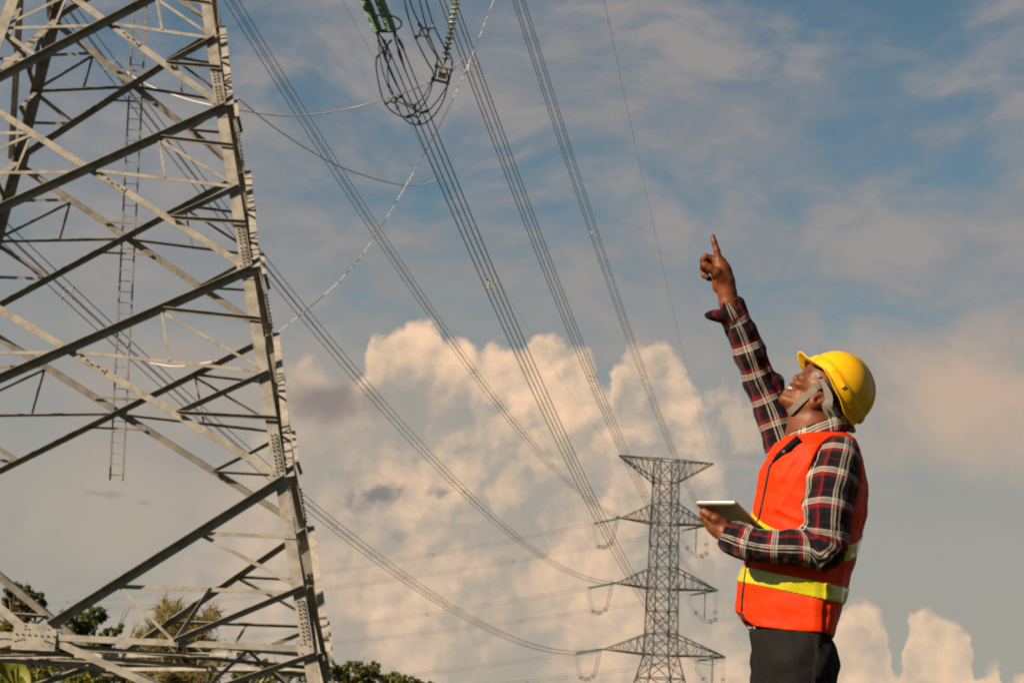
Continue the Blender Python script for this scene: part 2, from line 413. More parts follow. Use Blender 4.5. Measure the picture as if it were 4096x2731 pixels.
def near_tower():
    root = thing('transmission_tower', 'large near galvanised lattice power pylon with ladder, cropped by the frame at left', 'pylon', (NT_AX[0], NT_AX[1], 0))
    base = 0.70
    for f in range(4):
        zs = [base, NZ[4], NZ[3], NZ[2], NZ[1], NZ[0] + 1.05]
        for a, b in zip(zs[:-1], zs[1:]): leg_bar('leg', NF, f, a, b, 0.29, root)
        leg_bar('leg', NF, f, NZ[0] + 1.05, 53.0, 0.24, root)
    P = NF.pt

    def bar(name, f, a, b, w, out, off, edge=1, t=0.014, w2=None):
        n = NF.normal(f, (a[1] + b[1]) / 2); return angle_bar(name, P(f, *a), P(f, *b), n, w, w2 or w, out, off, root, t=t, edge=edge)
    lerp = lambda a, b, k: (a[0] + (b[0] - a[0]) * k, a[1] + (b[1] - a[1]) * k)

    def onface(f, A, B, k):
        """point at fraction k of the straight 3D line A-B, back in face coordinates"""
        p = P(f, *A) * (1 - k) + P(f, *B) * k; t, n = NF.axes(f); z = p[2]; return ((p - NF.ax) @ t / NF.h(z), z)
    levels = NZ[:4]
    for f in range(4):
        for zt, zb in [(NZ[0] + 3.2, NZ[0])] + list(zip(levels[:-1], levels[1:])):
            big = zt <= NZ[0]
            TR, TL, BR, BL = (1, zt), (-1, zt), (1, zb), (-1, zb)
            wd = 0.18 if big else 0.14
            if not big:
                bar('diagonal_brace', f, TR, BL, wd, 1, 0.022); bar('diagonal_brace', f, TL, BR, wd, -1, -0.022); continue
            bar('diagonal_brace', f, TR, BL, wd, 1, 0.022); bar('diagonal_brace', f, TL, BR, wd, -1, -0.030)
            kt = NF.h(zt) / (NF.h(zt) + NF.h(zb)); zc = zt + (zb - zt) * kt; Cc = (0, zc)
            for s in (1, -1):
                Lm = (s, (zt + zb) / 2); Lu = (s, zt + (zb - zt) * .245); Ll = (s, zt + (zb - zt) * .72)
                Mu = onface(f, (s, zt), Cc, .5); Ml = onface(f, Cc, (s, zb), .5)
                du = 0.05 if s > 0 else -0.05          # which side of the crossing members the light bars sit
                bar('strut', f, (Cc[0] + .04 * s, zc - .05), Lm, .085, -1, 0.05 * s)
                bar('strut', f, Mu, Lu, .085, 1 if s > 0 else -1, 0.06 * s)
                bar('strut', f, (Mu[0], Mu[1] - .08), Lm, .075, -1, 0.045 * s)
                bm = onface(f, Cc, Lm, .5); bar('strut', f, (Mu[0], Mu[1] - .1), bm, .06, -1, 0.07 * s)
                bar('strut', f, Lm, Ml, .11, 1 if s > 0 else -1, 0.06 * s)
                bar('strut', f, Ml, Ll, .085, 1 if s > 0 else -1, 0.09 * s)
        # K panel down to the big horizontal, and legs of the base
        zt, zh = NZ[3], NZ[4]; zmid = (0, zh)
        for s in (1, -1):
            N3 = (s, zt); H = (s, zh)
            bar('diagonal_brace', f, N3, (0.05 * s, zh + .22), .20, 1 if s > 0 else -1, 0.035 * (1 if s > 0 else -1))
            leg = lambda k: (s, zt + (zh - zt) * k)
            A1 = onface(f, N3, zmid, .35); A2 = onface(f, N3, zmid, .68); h5 = (0.5 * s, zh)
            bar('strut', f, A1, leg(.345), .09, -1, .02 * s); bar('strut', f, A1, leg(.65), .10, -1, -.06)
            bar('strut', f, A2, leg(.667), .10, -1, -.09)
            bm = onface(f, A2, leg(.667), .5)
            bar('strut', f, bm, (h5[0], zh), .08, 1, .05); bar('strut', f, A2, h5, .07, -1, .055)
            bar('strut', f, leg(.65), h5, .12, 1, .07)
            bar('horizontal_beam', f, (0, zh), H, .155, -1, 0.0)
            if f == 0: bar('horizontal_beam', f, (0.2 * s, zh - .20), (0.62 * s, zh - .20), .07, -1, -.2)
            foot = (s, base + .05)
            bar('diagonal_brace', f, (0.07 * s, zh - .08), foot, .18, -1, -0.03)
            lm = onface(f, zmid, foot, .5)
            bar('strut', f, (s, zh - .15), lm, .11, 1, .05)
        n = NF.normal(f, zh); t, _ = NF.axes(f); up = np.cross(n, t); up = up if up[2] > 0 else -up
        c = P(f, 0, zh - .02) + n * .035
        g = plate('gusset_plate', c, t, up, n, .50, .32, root)
        for k in range(7): bolt_at(c + n * .012 + t * (-.42 + .145 * k) + up * (.05 - .004 * k), n, g)
        for q in range(4):
            bolt_at(c + n * .012 + t * (-.43 + .062 * q) + up * (-.12 + .02 * q), n, g, .85)
            bolt_at(c + n * .012 + t * (.43 - .062 * q) + up * (-.14 + .02 * q), n, g, .85)
        for (x, y) in ((-.24, .26), (-.24, .18), (-.15, .18), (.3, .2), (.38, .25)): bolt_at(c + n * .012 + t * x + up * y, n, g, .85)
        for q in range(5):
            for s in (-1, 1): bolt_at(c + n * .012 + t * s * (.2 + .05 * q) + up * (-.2 - .03 * (q % 3)), n, g, .4)
    # plan bracing inside at the big horizontal
    zh = NZ[4]
    for f in range(4):
        a, b = P(f, 0, zh, -.08), P(f + 1, 0, zh, -.08); angle_bar('horizontal_beam', a, b, (0, 0, 1), .09, .09, -1, -.10, root)
        a, b = P(f, .5, zh, -.08), P(f + 1, -.5, zh, -.08); angle_bar('strut', a, b, (0, 0, 1), .10, .10, 1, -.03, root)
        m = (P(f, .5, zh, -.08) + P(f + 1, -.5, zh, -.08)) / 2
        for q in (P(f, .5, base + 1.05), P(f + 1, -.5, base + 1.05)): angle_bar('strut', m, q, NF.axes(f)[1], .08, .08, 1, 0, root)
        angle_bar('strut', m, NF.ax + np.array([0, 0, zh]), (0, 0, 1), .09, .09, -1, -.06, root)
    # splice plates with bolts on the legs, just above each node
    for f in range(4):
        for zn in NZ[1:]:
            for side, ff, us in ((0, f, 1), (1, f + 1, -1)):
                t, nh = NF.axes(ff); n = NF.normal(ff, zn); L = .52
                a, b = P(ff, us, zn + .12), P(ff, us, zn + .12 + 2 * L); d = nz(b - a)
                c = (a + b) / 2 - t * us * .155 + n * .014
                pl = plate('splice_plate', c, t, d, n, .10, L, root)
                if (f == 0) or (f == 1 and side == 0):
                    for i in range(10):
                        for j in (-1, 1): bolt_at(c + n * .012 + t * j * .045 + d * ((-.46 + .1 * i) + (.03 if j > 0 else 0) + (.04 if i > 4 else 0)), n, pl)
                if side == 0 or f == 0:
                    gp = plate('gusset_plate', P(ff, us, zn - .02) - t * us * .20 + n * .010, t, d, n, .19, .24, root, .009)
                    if f == 0:
                        for (x, y) in ((-.1, .12), (0, .14), (-.1, -.1), (.05, -.14), (.1, .1)): bolt_at(P(ff, us, zn - .02) - t * us * .20 + n * .019 + t * x + d * y, n, gp, .85)
    for zt, zb in zip(levels[:-1], levels[1:]):                                # bolted joint on the light diagonal below each crossing
        for f in (0, 2):
            kt = NF.h(zt) / (NF.h(zt) + NF.h(zb)); zc = zt + (zb - zt) * kt; a, b = P(f, 0, zc), P(f, 1, zb); d = nz(b - a); n = NF.normal(f, zc); u = np.cross(n, d)
            c = a + d * .75 + n * (-.012)
            pl = plate('splice_plate', c, d, u, n, .32, .075, root)
            for i in range(4): bolt_at(c + n * .013 + d * (-.24 + .16 * i) + u * .02 * (-1) ** i, n, pl)
    # ladder up the middle of the back face
    f = 2; z0, z1 = 8.62, 24.0
    a, b = P(f, 0, z0, -.06), P(f, 0, z1, -.06); t, n = NF.axes(f); d = nz(b - a); n = NF.normal(f, 12)
    lad = MB(); lad.box(a, t * .01, n * .01, d * .01)
    off = -t * 0.05
    ladder = MB().box((a + b) / 2 + t * .185 + off, t * .024, n * .03, (b - a) / 2).build('ladder', STEEL, root)
    MB().box((a + b) / 2 - t * .185 + off, t * .022, n * .03, (b - a) / 2).build('rail', STEEL, ladder)
    nr = int(np.linalg.norm(b - a) / .31)
    for i in range(nr):
        c = a + d * (.15 + .31 * i) + off; MB().tube([c - t * .185, c + t * .185], .011, 6).build('rung', STEEL, ladder)
    for zt, zb in list(zip(levels[:-1], levels[1:])):                            # bars holding the ladder, near each crossing
        kt = NF.h(zt) / (NF.h(zt) + NF.h(zb)); zc = zt + (zb - zt) * kt
        sl_ = (NF.h(zt) + NF.h(zb)) / (zt - zb)
        for dz in (-.45, .40):
            w = abs(dz) * sl_; hh = NF.h(zc + dz); bar('strut', f, (-w / hh, zc + dz), (w / hh, zc + dz), .06, 1, -.03)
    # upper body and arms (above the picture): panels joined per level
    def lattice(z0, z1, w=.11):
        for f in range(4):
            mb = MB()
            for (a, b) in (((1, z0), (-1, z1)), ((-1, z0), (1, z1)), ((-1, z1), (1, z1))):
                p, q = P(f, *a), P(f, *b); mb.tube([p, q], w * .6, 4)
            mb.build('lattice_panel', STEEL, root)
    zz = [NZ[0] + 3.2, 27.2, 30, 32.4, 35.4, 39, 42.5, 45.5, 49, 53]
    for a, b in zip(zz[:-1], zz[1:]): lattice(a, b)
    return root


NEAR = near_tower()
for f in range(4):
    p = NF.pt(f, .985, 0.7)
    mb = MB().lathe((p[0], p[1], -0.3), (0, 0, 1), [(0, .55), (.28, .55), (.30, .45), (1.02, .42), (1.03, .40)], 16)
    o = mb.build('tower_footing', CONCRETE)
    tag(o, 'round concrete footing under the %s leg of the near pylon' % ('front right', 'back right', 'back left', 'front left')[f], 'footing', 'concrete footings of the near pylon')

# ------------------------------------------------------------------ arms shared by both towers
def cross_arm(fr, side, L, zb, zt, ztip, parent, m_chord, m_web, r=.09, n=5, yaw=None):
    """arm on side -1/+1 along the tower's tangent axis: two chords below, two above meeting at the tip"""
    t, nn = fr.axes(0); tip = fr.ax + t * L * side + np.array([0, 0, ztip])
    rt = {}
    for j in (-1, 1):
        for k, z in (('b', zb), ('t', zt)):
            h = fr.h(z); rt[(j, k)] = fr.ax + t * side * h + nn * j * h + np.array([0, 0, z])
    arm = None
    for (j, k), p in rt.items():
        o = MB().tube([p, tip], r if k == 'b' else r * .85, 4).build('cross_arm' if arm is None else 'chord', m_chord, parent if arm is None else arm)
        if arm is None: arm = o
    web = MB()
    for j in (-1, 1):
        prev = None
        for i in range(1, n):
            k = i / n; b = rt[(j, 'b')] * (1 - k) + tip * k; tp = rt[(j, 't')] * (1 - k) + tip * k
            web.tube([b, tp], r * .4, 4)
            pb = rt[(j, 'b')] * (1 - (i - 1) / n) + tip * (i - 1) / n; web.tube([pb, tp], r * .4, 4)
    for i in range(n):
        k = i / n; k2 = (i + 1) / n
        web.tube([rt[(-1, 'b')] * (1 - k) + tip * k, rt[(1, 'b')] * (1 - k2) + tip * k2], r * .4, 4)
        web.tube([rt[(1, 't')] * (1 - k) + tip * k, rt[(-1, 't')] * (1 - k2) + tip * k2], r * .35, 4)
        if i: web.tube([rt[(-1, 'b')] * (1 - k) + tip * k, rt[(1, 'b')] * (1 - k) + tip * k], r * .4, 4)
    web.build('lattice', m_web, arm)
    return tip


# conductor end points on the near tower: (reach along the arm, height)
NEAR_END = {'b': (-11.29, 21.5), 'a': (-10.81, 31.85), 'c': (-10.57, 41.92), 'd': (6.19, 22.43), 'e': (4.69, 31.73), 'f': (3.66, 42.33), 'gl': (-10.81, 51.05), 'gr': (5.81, 53.05)}
SAG = {'b': 6.57, 'a': 7.0, 'c': 6.58, 'd': 7.34, 'e': 6.43, 'f': 4.1, 'gl': 4.24, 'gr': 3.39}
for k, (L, z) in NEAR_END.items():
    z += CZ; s = 1 if L > 0 else -1
    if k[0] == 'g': cross_arm(NF, s, abs(L), z - 3.0, min(z, 53.0), z, NEAR, STEEL, STEEL)
    else: cross_arm(NF, s, abs(L), z + .1, z + 3.3, z + .1, NEAR, STEEL, STEEL)

# ------------------------------------------------------------------ far tower
FAR_D = 360.0
fa = atY(2650, 2350, FAR_D); FT_AX = fa[:2]; FT_PHI = math.atan2(.292, .956)
FARZ = [z + CZ for z in (21.0, 31.3, 41.5, 51.6)]


def far_h(z):
    z -= CZ
    return 2.05 + .24 * (21.0 - z) if z < 21.0 else 2.05 + (1.5 - 2.05) * (z - 21) / 31.0


FF = Frame(FT_AX, FT_PHI, far_h)
FAR_END = {}


def far_tower():
    root = thing('transmission_tower', 'distant steel lattice pylon with three pairs of arms, behind the tablet', 'pylon', (FT_AX[0], FT_AX[1], 0))
    top = FARZ[3]
    for f in range(4):
        for a, b in ((-.3, FARZ[0]), (FARZ[0], FARZ[1]), (FARZ[1], FARZ[2]), (FARZ[2], top)):
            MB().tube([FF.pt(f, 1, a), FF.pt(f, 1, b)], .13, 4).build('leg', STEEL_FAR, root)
    zz = [CZ + z for z in (-.3, 7, 13, 17.4, 21, 24.3, 27.8, 31.3, 34.6, 38.0, 41.5, 44.7, 48.0, 51.6)]
    for a, b in zip(zz[:-1], zz[1:]):
        for f in range(4):
            mb = MB(); P = FF.pt; r = .074
            mb.tube([P(f, 1, a), P(f, -1, b)], r, 4); mb.tube([P(f, -1, a), P(f, 1, b)], r, 4); mb.tube([P(f, -1, b), P(f, 1, b)], r, 4)
            if b - a > 2.2:
                zm = (a + b) / 2; mb.tube([P(f, -1, zm), P(f, 0, (a + 2 * b) / 3)], .04, 4); mb.tube([P(f, 1, zm), P(f, 0, (a + 2 * b) / 3)], .04, 4)
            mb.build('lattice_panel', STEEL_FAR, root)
    tips = {'b': (9.52, 0), 'a': (7.9, 1), 'c': (7.4, 2), 'd': (10.85, 0), 'e': (9.29, 1), 'f': (7.5, 2)}
    for k, (L, i) in tips.items():
        s = -1 if k in 'abc' else 1
        FAR_END[k] = cross_arm(FF, s, L, FARZ[i], FARZ[i] + 3.2, FARZ[i] + .35, root, STEEL_ARM, STEEL_FAR, .12, 6)
    for k, s in (('gl', -1), ('gr', 1)):
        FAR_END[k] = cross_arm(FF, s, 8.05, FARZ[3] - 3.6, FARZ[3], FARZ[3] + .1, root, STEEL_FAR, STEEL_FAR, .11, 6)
    return root


FAR = far_tower()
# ------------------------------------------------------------------ conductors
TS = np.concatenate([np.linspace(0, .12, 26)[:-1], np.linspace(.12, 1, 44)])


def span(A, B, sag, ts=TS):
    ts = np.asarray(ts)[:, None]; P = A + (B - A) * ts; P[:, 2] -= (4 * sag * ts * (1 - ts))[:, 0]; return P


def frame_at(d):
    """sideways and upwards unit vectors of a bundle running along d"""
    d = nz(d); s = nz(np.cross(d, (0, 0, 1))); return s, np.cross(s, d)


def spacer_mesh(mb, c, d, half=.225, r=.028, twist=0.0):
    s, u = frame_at(d); cs, sn = math.cos(twist), math.sin(twist); s, u = s * cs + u * sn, -s * sn + u * cs
    k = half * .62; q = [s * k + u * k, -s * k + u * k, -s * k - u * k, s * k - u * k]
    for i in range(4):
        mb.tube([c + q[i], c + q[(i + 1) % 4]], r, 5)
        mb.tube([c + q[i], c + q[i] / k * half], r * .9, 5); e = c + q[i] / k * half; mb.tube([e - nz(d) * .08, e + nz(d) * .08], r * 1.5, 6)


def bundle(key, A, B, sag, label, spacers, group, ts=TS, rad=.021, half=.225, near_px=True):
    P = span(A, B, sag, ts); root = thing('conductor_bundle', label, 'power line', P[0], group)
    T = np.gradient(P, axis=0)
    for i, j in ((-1, -1), (-1, 1), (1, -1), (1, 1)):
        Q = [p + frame_at(t)[0] * i * half + frame_at(t)[1] * j * half for p, t in zip(P, T)]
        MB().tube(Q, rad, 5).build('conductor', WIRE, root, True)
    fine = span(A, B, sag, np.linspace(0, 1, 3000)); fp = proj(fine)
    for sp in spacers:
        i = int(np.hypot(fp[:, 0] - sp[0], fp[:, 1] - sp[1]).argmin()) if isinstance(sp, tuple) else int(sp * 2999)
        mb = MB(); spacer_mesh(mb, fine[i], fine[min(i + 1, 2999)] - fine[max(i - 1, 0)], half); mb.build('spacer', FITTING, root)
    return root


KK = 4096 / 2352.0
near_pt = lambda k: NF.ax + NF.axes(0)[0] * NEAR_END[k][0] + np.array([0, 0, NEAR_END[k][1] + CZ])
SPC = {'a': [(270, 140), (820, 862), (1065, 1130), (1250, 1278)], 'b': [(155, 672), (765, 1213), (1020, 1390), (1210, 1480)],
       'c': [(860, 523), (1090, 850), (1265, 1072)], 'd': [(1125, 655), (1385, 1200)], 'e': [(1085, 155), (1360, 870), (1480, 1135)], 'f': [(1358, 535), (1475, 868), (1560, 1065)]}
LBL = {'a': 'four wire conductor bundle crossing behind the near pylon to the middle left arm', 'b': 'lowest four wire conductor bundle sagging behind the near pylon to the bottom left arm',
       'c': 'four wire conductor bundle from top left, first right of the near pylon leg', 'd': 'four wire conductor bundle running down from the green tension insulators',
       'e': 'four wire conductor bundle just right of the hanging jumper insulator', 'f': 'rightmost four wire conductor bundle, nearest the pointing hand'}
STRING = 6.2
LINE = {}
for k in 'abcdef':
    A, B = near_pt(k), FAR_END[k]; LINE[k] = (A, B, SAG[k])
    L = np.linalg.norm(B - A); t0, t1 = STRING / L, 1 - 6.0 / L
    ts = np.concatenate([np.linspace(t0, .14, 26)[:-1], np.linspace(.14, t1, 44)])
    bundle(k, A, B, SAG[k], LBL[k], [(x * KK, y * KK) for x, y in SPC[k]], 'conductor bundles between the two pylons', ts)
for k, lab in (('gl', 'thin earth wire to the left tip of the distant pylon top'), ('gr', 'thin earth wire to the right tip of the distant pylon top')):
    P = span(near_pt(k), FAR_END[k], SAG[k]); o = MB().tube(P, .011, 4).build('earth_wire', WIRE, None, True); tag(o, lab, 'power line', 'earth wires')

# ------------------------------------------------------------------ insulators
def disc_prof(R): return [(0, .035), (.02, .05), (.03, R * .55), (.045, R * .95), (.06, R), (.072, R * .97), (.075, R * .6), (.085, R * .5), (.10, .045), (.146, .04)]


_d = MB().lathe((0, 0, 0), (0, 0, 1), disc_prof(.155), 20).build('disc', GLASS, None, True); DISC_G = _d.data; bpy.data.objects.remove(_d)
_d = MB().lathe((0, 0, 0), (0, 0, 1), [(a * 1.1, b) for a, b in disc_prof(.128)], 20).build('disc', GLASS_PALE, None, True); DISC_P = _d.data; bpy.data.objects.remove(_d)


def string(name, label, A, B, mesh, pitch, group, root=None):
    A = np.asarray(A, float); B = np.asarray(B, float); d = nz(B - A); L = np.linalg.norm(B - A)
    root = thing(name, label, 'insulator', A, group)
    MB().tube([A, B], .028, 8).build('rod', FITTING, root)
    M = Vector(-d).to_track_quat('Z', 'Y').to_matrix().to_4x4()
    for i in range(int((L - .3) / pitch)):
        o = link('disc', mesh, root); o.matrix_basis = Matrix.Translation(Vector(B - d * (.12 + pitch * i))) @ M @ Matrix.Rotation(math.pi, 4, 'X') @ Matrix.Translation((0, 0, -.14))
    return root


A, B, sg = LINE['d']; LL = np.linalg.norm(B - A)
fine = span(A, B, sg, np.linspace(0, .1, 2000)); fp = proj(fine)
E0 = fine[int(abs(fp[:, 1] - 122).argmin())]                      # yoke at the live end of the tension set
dd = nz(fine[400] - fine[0]); sv, uv_ = frame_at(dd)
S0 = A.copy()
for s, side in ((-1, 'left'), (1, 'right')):
    string('insulator_string', f'green glass tension insulator string, {side} of the pair at the top', S0 + sv * s * .21, E0 + sv * s * .21, DISC_G, .195, 'green tension insulators of the near pylon')
yk = thing('yoke', 'steel yoke plate with arcing ring joining the two green insulator strings', 'fitting', E0)
MB().box(E0 + dd * .05, sv * .33, uv_ * .02, dd * .09).build('yoke_plate', FIT_DARK, yk)
ring = [E0 - dd * .55 + sv * (.25 + .34 * math.sin(a)) + uv_ * 0 - dd * (.5 * math.cos(a)) for a in np.linspace(.15, math.pi - .1, 20)]
MB().tube(ring, .028, 8).build('arcing_ring', FIT_DARK, yk, True)
MB().tube([E0 - dd * 1.05 + sv * .2, E0 - dd * 1.05 - sv * .2], .025, 8).build('arcing_ring', FIT_DARK, yk, True)
# four dead-end assemblies from the yoke to the conductors
Fd = fine[int(abs(fp[:, 1] - 210).argmin())]; tdn = nz(Fd - E0)
CL = []
for i, j in ((-1, -1), (-1, 1), (1, -1), (1, 1)):
    a = E0 + dd * .12 + sv * i * .26 + uv_ * j * .05; b = a + tdn * .9 + sv * i * -.02 + uv_ * j * .10; c = b + tdn * .9 + uv_ * j * .06
    MB().tube([a, a * .5 + b * .5 - uv_ * .02, b], .03, 6).build('link', FIT_DARK, yk)
    MB().tube([b, b + tdn * .08, c - tdn * .3, c], [.05, .055, .05, .03], 8).build('clamp', FIT_DARK, yk)
    CL.append(c - tdn * .5)
    MB().tube([c, Fd + tdn * 1.0 + sv * i * .225 + uv_ * j * .225], .021, 6).build('wire_end', WIRE, yk)
E0Y = E0[1]
# jumper: suspension string, clamp plate, loop
JY = E0Y + 1.2
jt, jb = atY(1852, -150, JY - .1), atY(1778, 258, JY)
string('insulator_string', 'pale glass jumper insulator string hanging alone, with widely spaced discs', jt, jb, DISC_P, .158, None)
MB()
jc = thing('jumper_clamp', 'steel plate clamp at the foot of the pale hanging insulator string', 'fitting', jb)
pp = lambda x, y, dy=0.0: atY(1300 + x / 3.016, y / 3.016, JY + dy)
cx = pp(1420, 895)
MB().box(cx, (pp(1470, 905) - pp(1370, 885)) / 2, np.array([0, .012, 0]), (pp(1430, 840) - pp(1410, 950)) / 2).build('plate', FITTING, jc)
MB().tube([pp(1345, 800, -.2), pp(1525, 840, -.2)], .045, 8).build('clamp_bar', FITTING, jc); MB().tube([pp(1300, 960, .2), pp(1480, 1005, .2)], .045, 8).build('clamp_bar', FITTING, jc)
for a, b in (((1345, 800), (1330, 930)), ((1525, 840), (1490, 1000))): MB().tube([pp(*a, -.2), pp(*b, .2)], .03, 6).build('side_bar', FIT_DARK, jc)
for (x, y) in ((1345, 800), (1525, 840), (1300, 960), (1480, 1005)): MB().tube([pp(x, y - 18, -.05), pp(x, y + 18, .05)], .055, 8).build('clamp', FITTING, jc)


def smooth_curve(P, n=40):
    P = np.asarray(P, float); k = len(P); t = np.linspace(0, k - 1, n); out = []
    for x in t:
        i = min(int(x), k - 2); f = x - i; p0, p1, p2, p3 = P[max(i - 1, 0)], P[i], P[i + 1], P[min(i + 2, k - 1)]
        out.append(.5 * ((2 * p1) + (p2 - p0) * f + (2 * p0 - 5 * p1 + 4 * p2 - p3) * f ** 2 + (-p0 + 3 * p1 - 3 * p2 + p3) * f ** 3))
    return np.array(out)


jl = thing('jumper_loop', 'looping jumper cables with spacers hanging below the tension insulators', 'power line', pp(1100, 1500))
loops = [[(630, 690), (615, 780), (640, 960), (690, 1170), (780, 1320), (940, 1412), (1060, 1380), (1180, 1270), (1260, 1130), (1300, 960)],
         [(660, 500), (655, 620), (690, 830), (760, 1040), (820, 1130), (870, 1290), (960, 1440), (1090, 1505), (1220, 1480), (1350, 1350), (1440, 1180), (1480, 1005)],
         [(790, 490), (755, 560), (735, 680), (770, 830), (850, 1000), (920, 1130), (980, 1240), (1080, 1270), (1180, 1180), (1280, 1000), (1330, 930)],
         [(795, 690), (760, 780), (755, 900), (790, 1080), (880, 1220), (1020, 1290), (1120, 1350), (1230, 1345), (1330, 1250), (1450, 1080), (1490, 1000)]]
for i, L in enumerate(loops):
    P = [pp(x, y, -.9 * (1 - q / (len(L) - 1)) + (.2 if i % 2 else -.2)) for q, (x, y) in enumerate(L)]
    MB().tube(smooth_curve(P), .021, 6).build('conductor', WIRE, jl, True)
ups = [[(1300, 960), (1305, 870), (1230, 740), (1100, 480), (1010, 220), (950, -40), (880, -400)], [(1345, 800), (1350, 690), (1270, 560), (1150, 310), (1060, 120), (1010, -40), (900, -420)],
       [(1480, 1005), (1480, 880), (1400, 760), (1270, 480), (1190, 210), (1130, -40), (1040, -400)], [(1525, 840), (1530, 720), (1450, 590), (1310, 310), (1250, 120), (1200, -60), (1110, -420)]]
for i, L in enumerate(ups):
    P = [pp(x, y, (-.2, -.2, .2, .2)[i] - .15 * q) for q, (x, y) in enumerate(L)]
    MB().tube(smooth_curve(P), .023, 6).build('conductor', WIRE, jl, True)


def px_spacer(pts, inner, dy=0.0, m=FITTING, r=.03):
    mb = MB(); q = [pp(x, y, dy) for x, y in pts]; c = sum(q) / 4; k = [c + (p - c) * inner for p in q]
    for i in range(4):
        mb.tube([k[i], k[(i + 1) % 4]], r, 6); mb.tube([k[i], q[i]], r, 6); dq = nz(q[i] - c); mb.tube([q[i] - dq * .07, q[i] + dq * .05], r * 1.9, 8)
    mb.build('spacer', m, jl)


px_spacer([(1140, 300), (1300, 325), (1260, 480), (1095, 455)], .60, -.4)
px_spacer([(800, 1115), (925, 1165), (870, 1300), (735, 1245)], .45, -.3, FIT_DARK, .028)
px_spacer([(1080, 1275), (1225, 1345), (1140, 1485), (1000, 1410)], .45, 0, FIT_DARK, .028)
px_spacer([(650, 505), (790, 500), (790, 690), (632, 690)], .25, -.9, FITTING, .02)

# ------------------------------------------------------------------ loose ground leads
def lead(pts, label, r=.017):
    P = smooth_curve([atY(x * KK, y * KK, Y) for x, y, Y in pts], 40); o = MB().tube(P, r, 6).build('ground_lead', ROPE, None, True); tag(o, label, 'cable', 'tan ground leads')


LY = NF.pt(0, 1, 17)[1]
lead([(545, 252, LY), (620, 264, LY + 1), (700, 265, LY + 2), (790, 252, LY + 3), (880, 230, LY + 4), (950, 205, JY - .4), (1001, 186, JY)], 'tan lead sagging from the near pylon leg to the jumper clamp')
lead([(1043, 158, JY), (1052, 147, JY + 2), (1064, 133, JY + 4)], 'short tan lead from the jumper clamp to the next conductor bundle')
fe = span(*LINE['d'], np.linspace(0, .3, 2000)); iY = fe[int(abs(proj(fe)[:, 1] - 412 * KK).argmin())][1]
lead([(545, 225, LY), (590, 262, LY + .1 * (iY - LY)), (640, 300, LY + .2 * (iY - LY)), (710, 345, LY + .38 * (iY - LY)), (790, 387, LY + .55 * (iY - LY)), (900, 421, LY + .8 * (iY - LY)), (960, 426, LY + .92 * (iY - LY)), (1008, 411, iY)], 'tan lead hanging from the near pylon leg to the conductor below the green insulators')
LB = NF.pt(1, 1, 10)[1]
lead([(1160, -60, JY + 2), (1135, 0, JY + 2), (1060, 185, JY + 1), (990, 325, JY), (870, 530, LB + 2), (790, 635, LB + 1), (700, 715, LB + .5), (632, 768, LB)], 'long straight tan lead running from top centre down to the near pylon', .011)
fa_ = span(*LINE['a'], np.linspace(0, .4, 2000)); iA = fa_[int(np.hypot(*(proj(fa_) - np.array([330, 225]) * KK).T).argmin())][1]
lead([(270, 140, iA), (300, 172, iA), (350, 200, LB + (iA - LB) * .6), (430, 228, LB + (iA - LB) * .3), (500, 245, LB)], 'tan lead behind the upper ladder joining a conductor to the pylon')
fb_ = span(*LINE['a'], np.linspace(0, .5, 2000)); iB = fb_[int(np.hypot(*(proj(fb_) - np.array([370, 838]) * KK).T).argmin())][1]
lead([(345, 833, LB + 6), (400, 841, LB + 5), (460, 835, LB + 3), (520, 822, LB + 1), (590, 795, LB)], 'tan lead hanging low behind the lower bracing of the near pylon')

# ------------------------------------------------------------------ fittings and outgoing spans of the far tower
NEXT = FT_AX + 360 * np.array([-.65, .76]); TAN = FF.axes(0)[0]
ndir = np.array([-.65, .76, 0]); narm = nz(np.cross(ndir, (0, 0, 1)))
ROWN = {'b': 'lower', 'a': 'middle', 'c': 'upper', 'd': 'lower', 'e': 'middle', 'f': 'upper'}


def far_string(A, B, label, r=.17, m=None, group='insulators of the distant pylon'):
    prof = []; L = np.linalg.norm(B - A); n = int(L / .3)
    for i in range(n): prof += [(i * L / n, .07), (i * L / n + .08, r), (i * L / n + .20, r), (i * L / n + .22, .07)]
    o = MB().lathe(A, B - A, prof, 8).build('insulator_string', m or GLASS_FAR); tag(o, label, 'insulator', group)


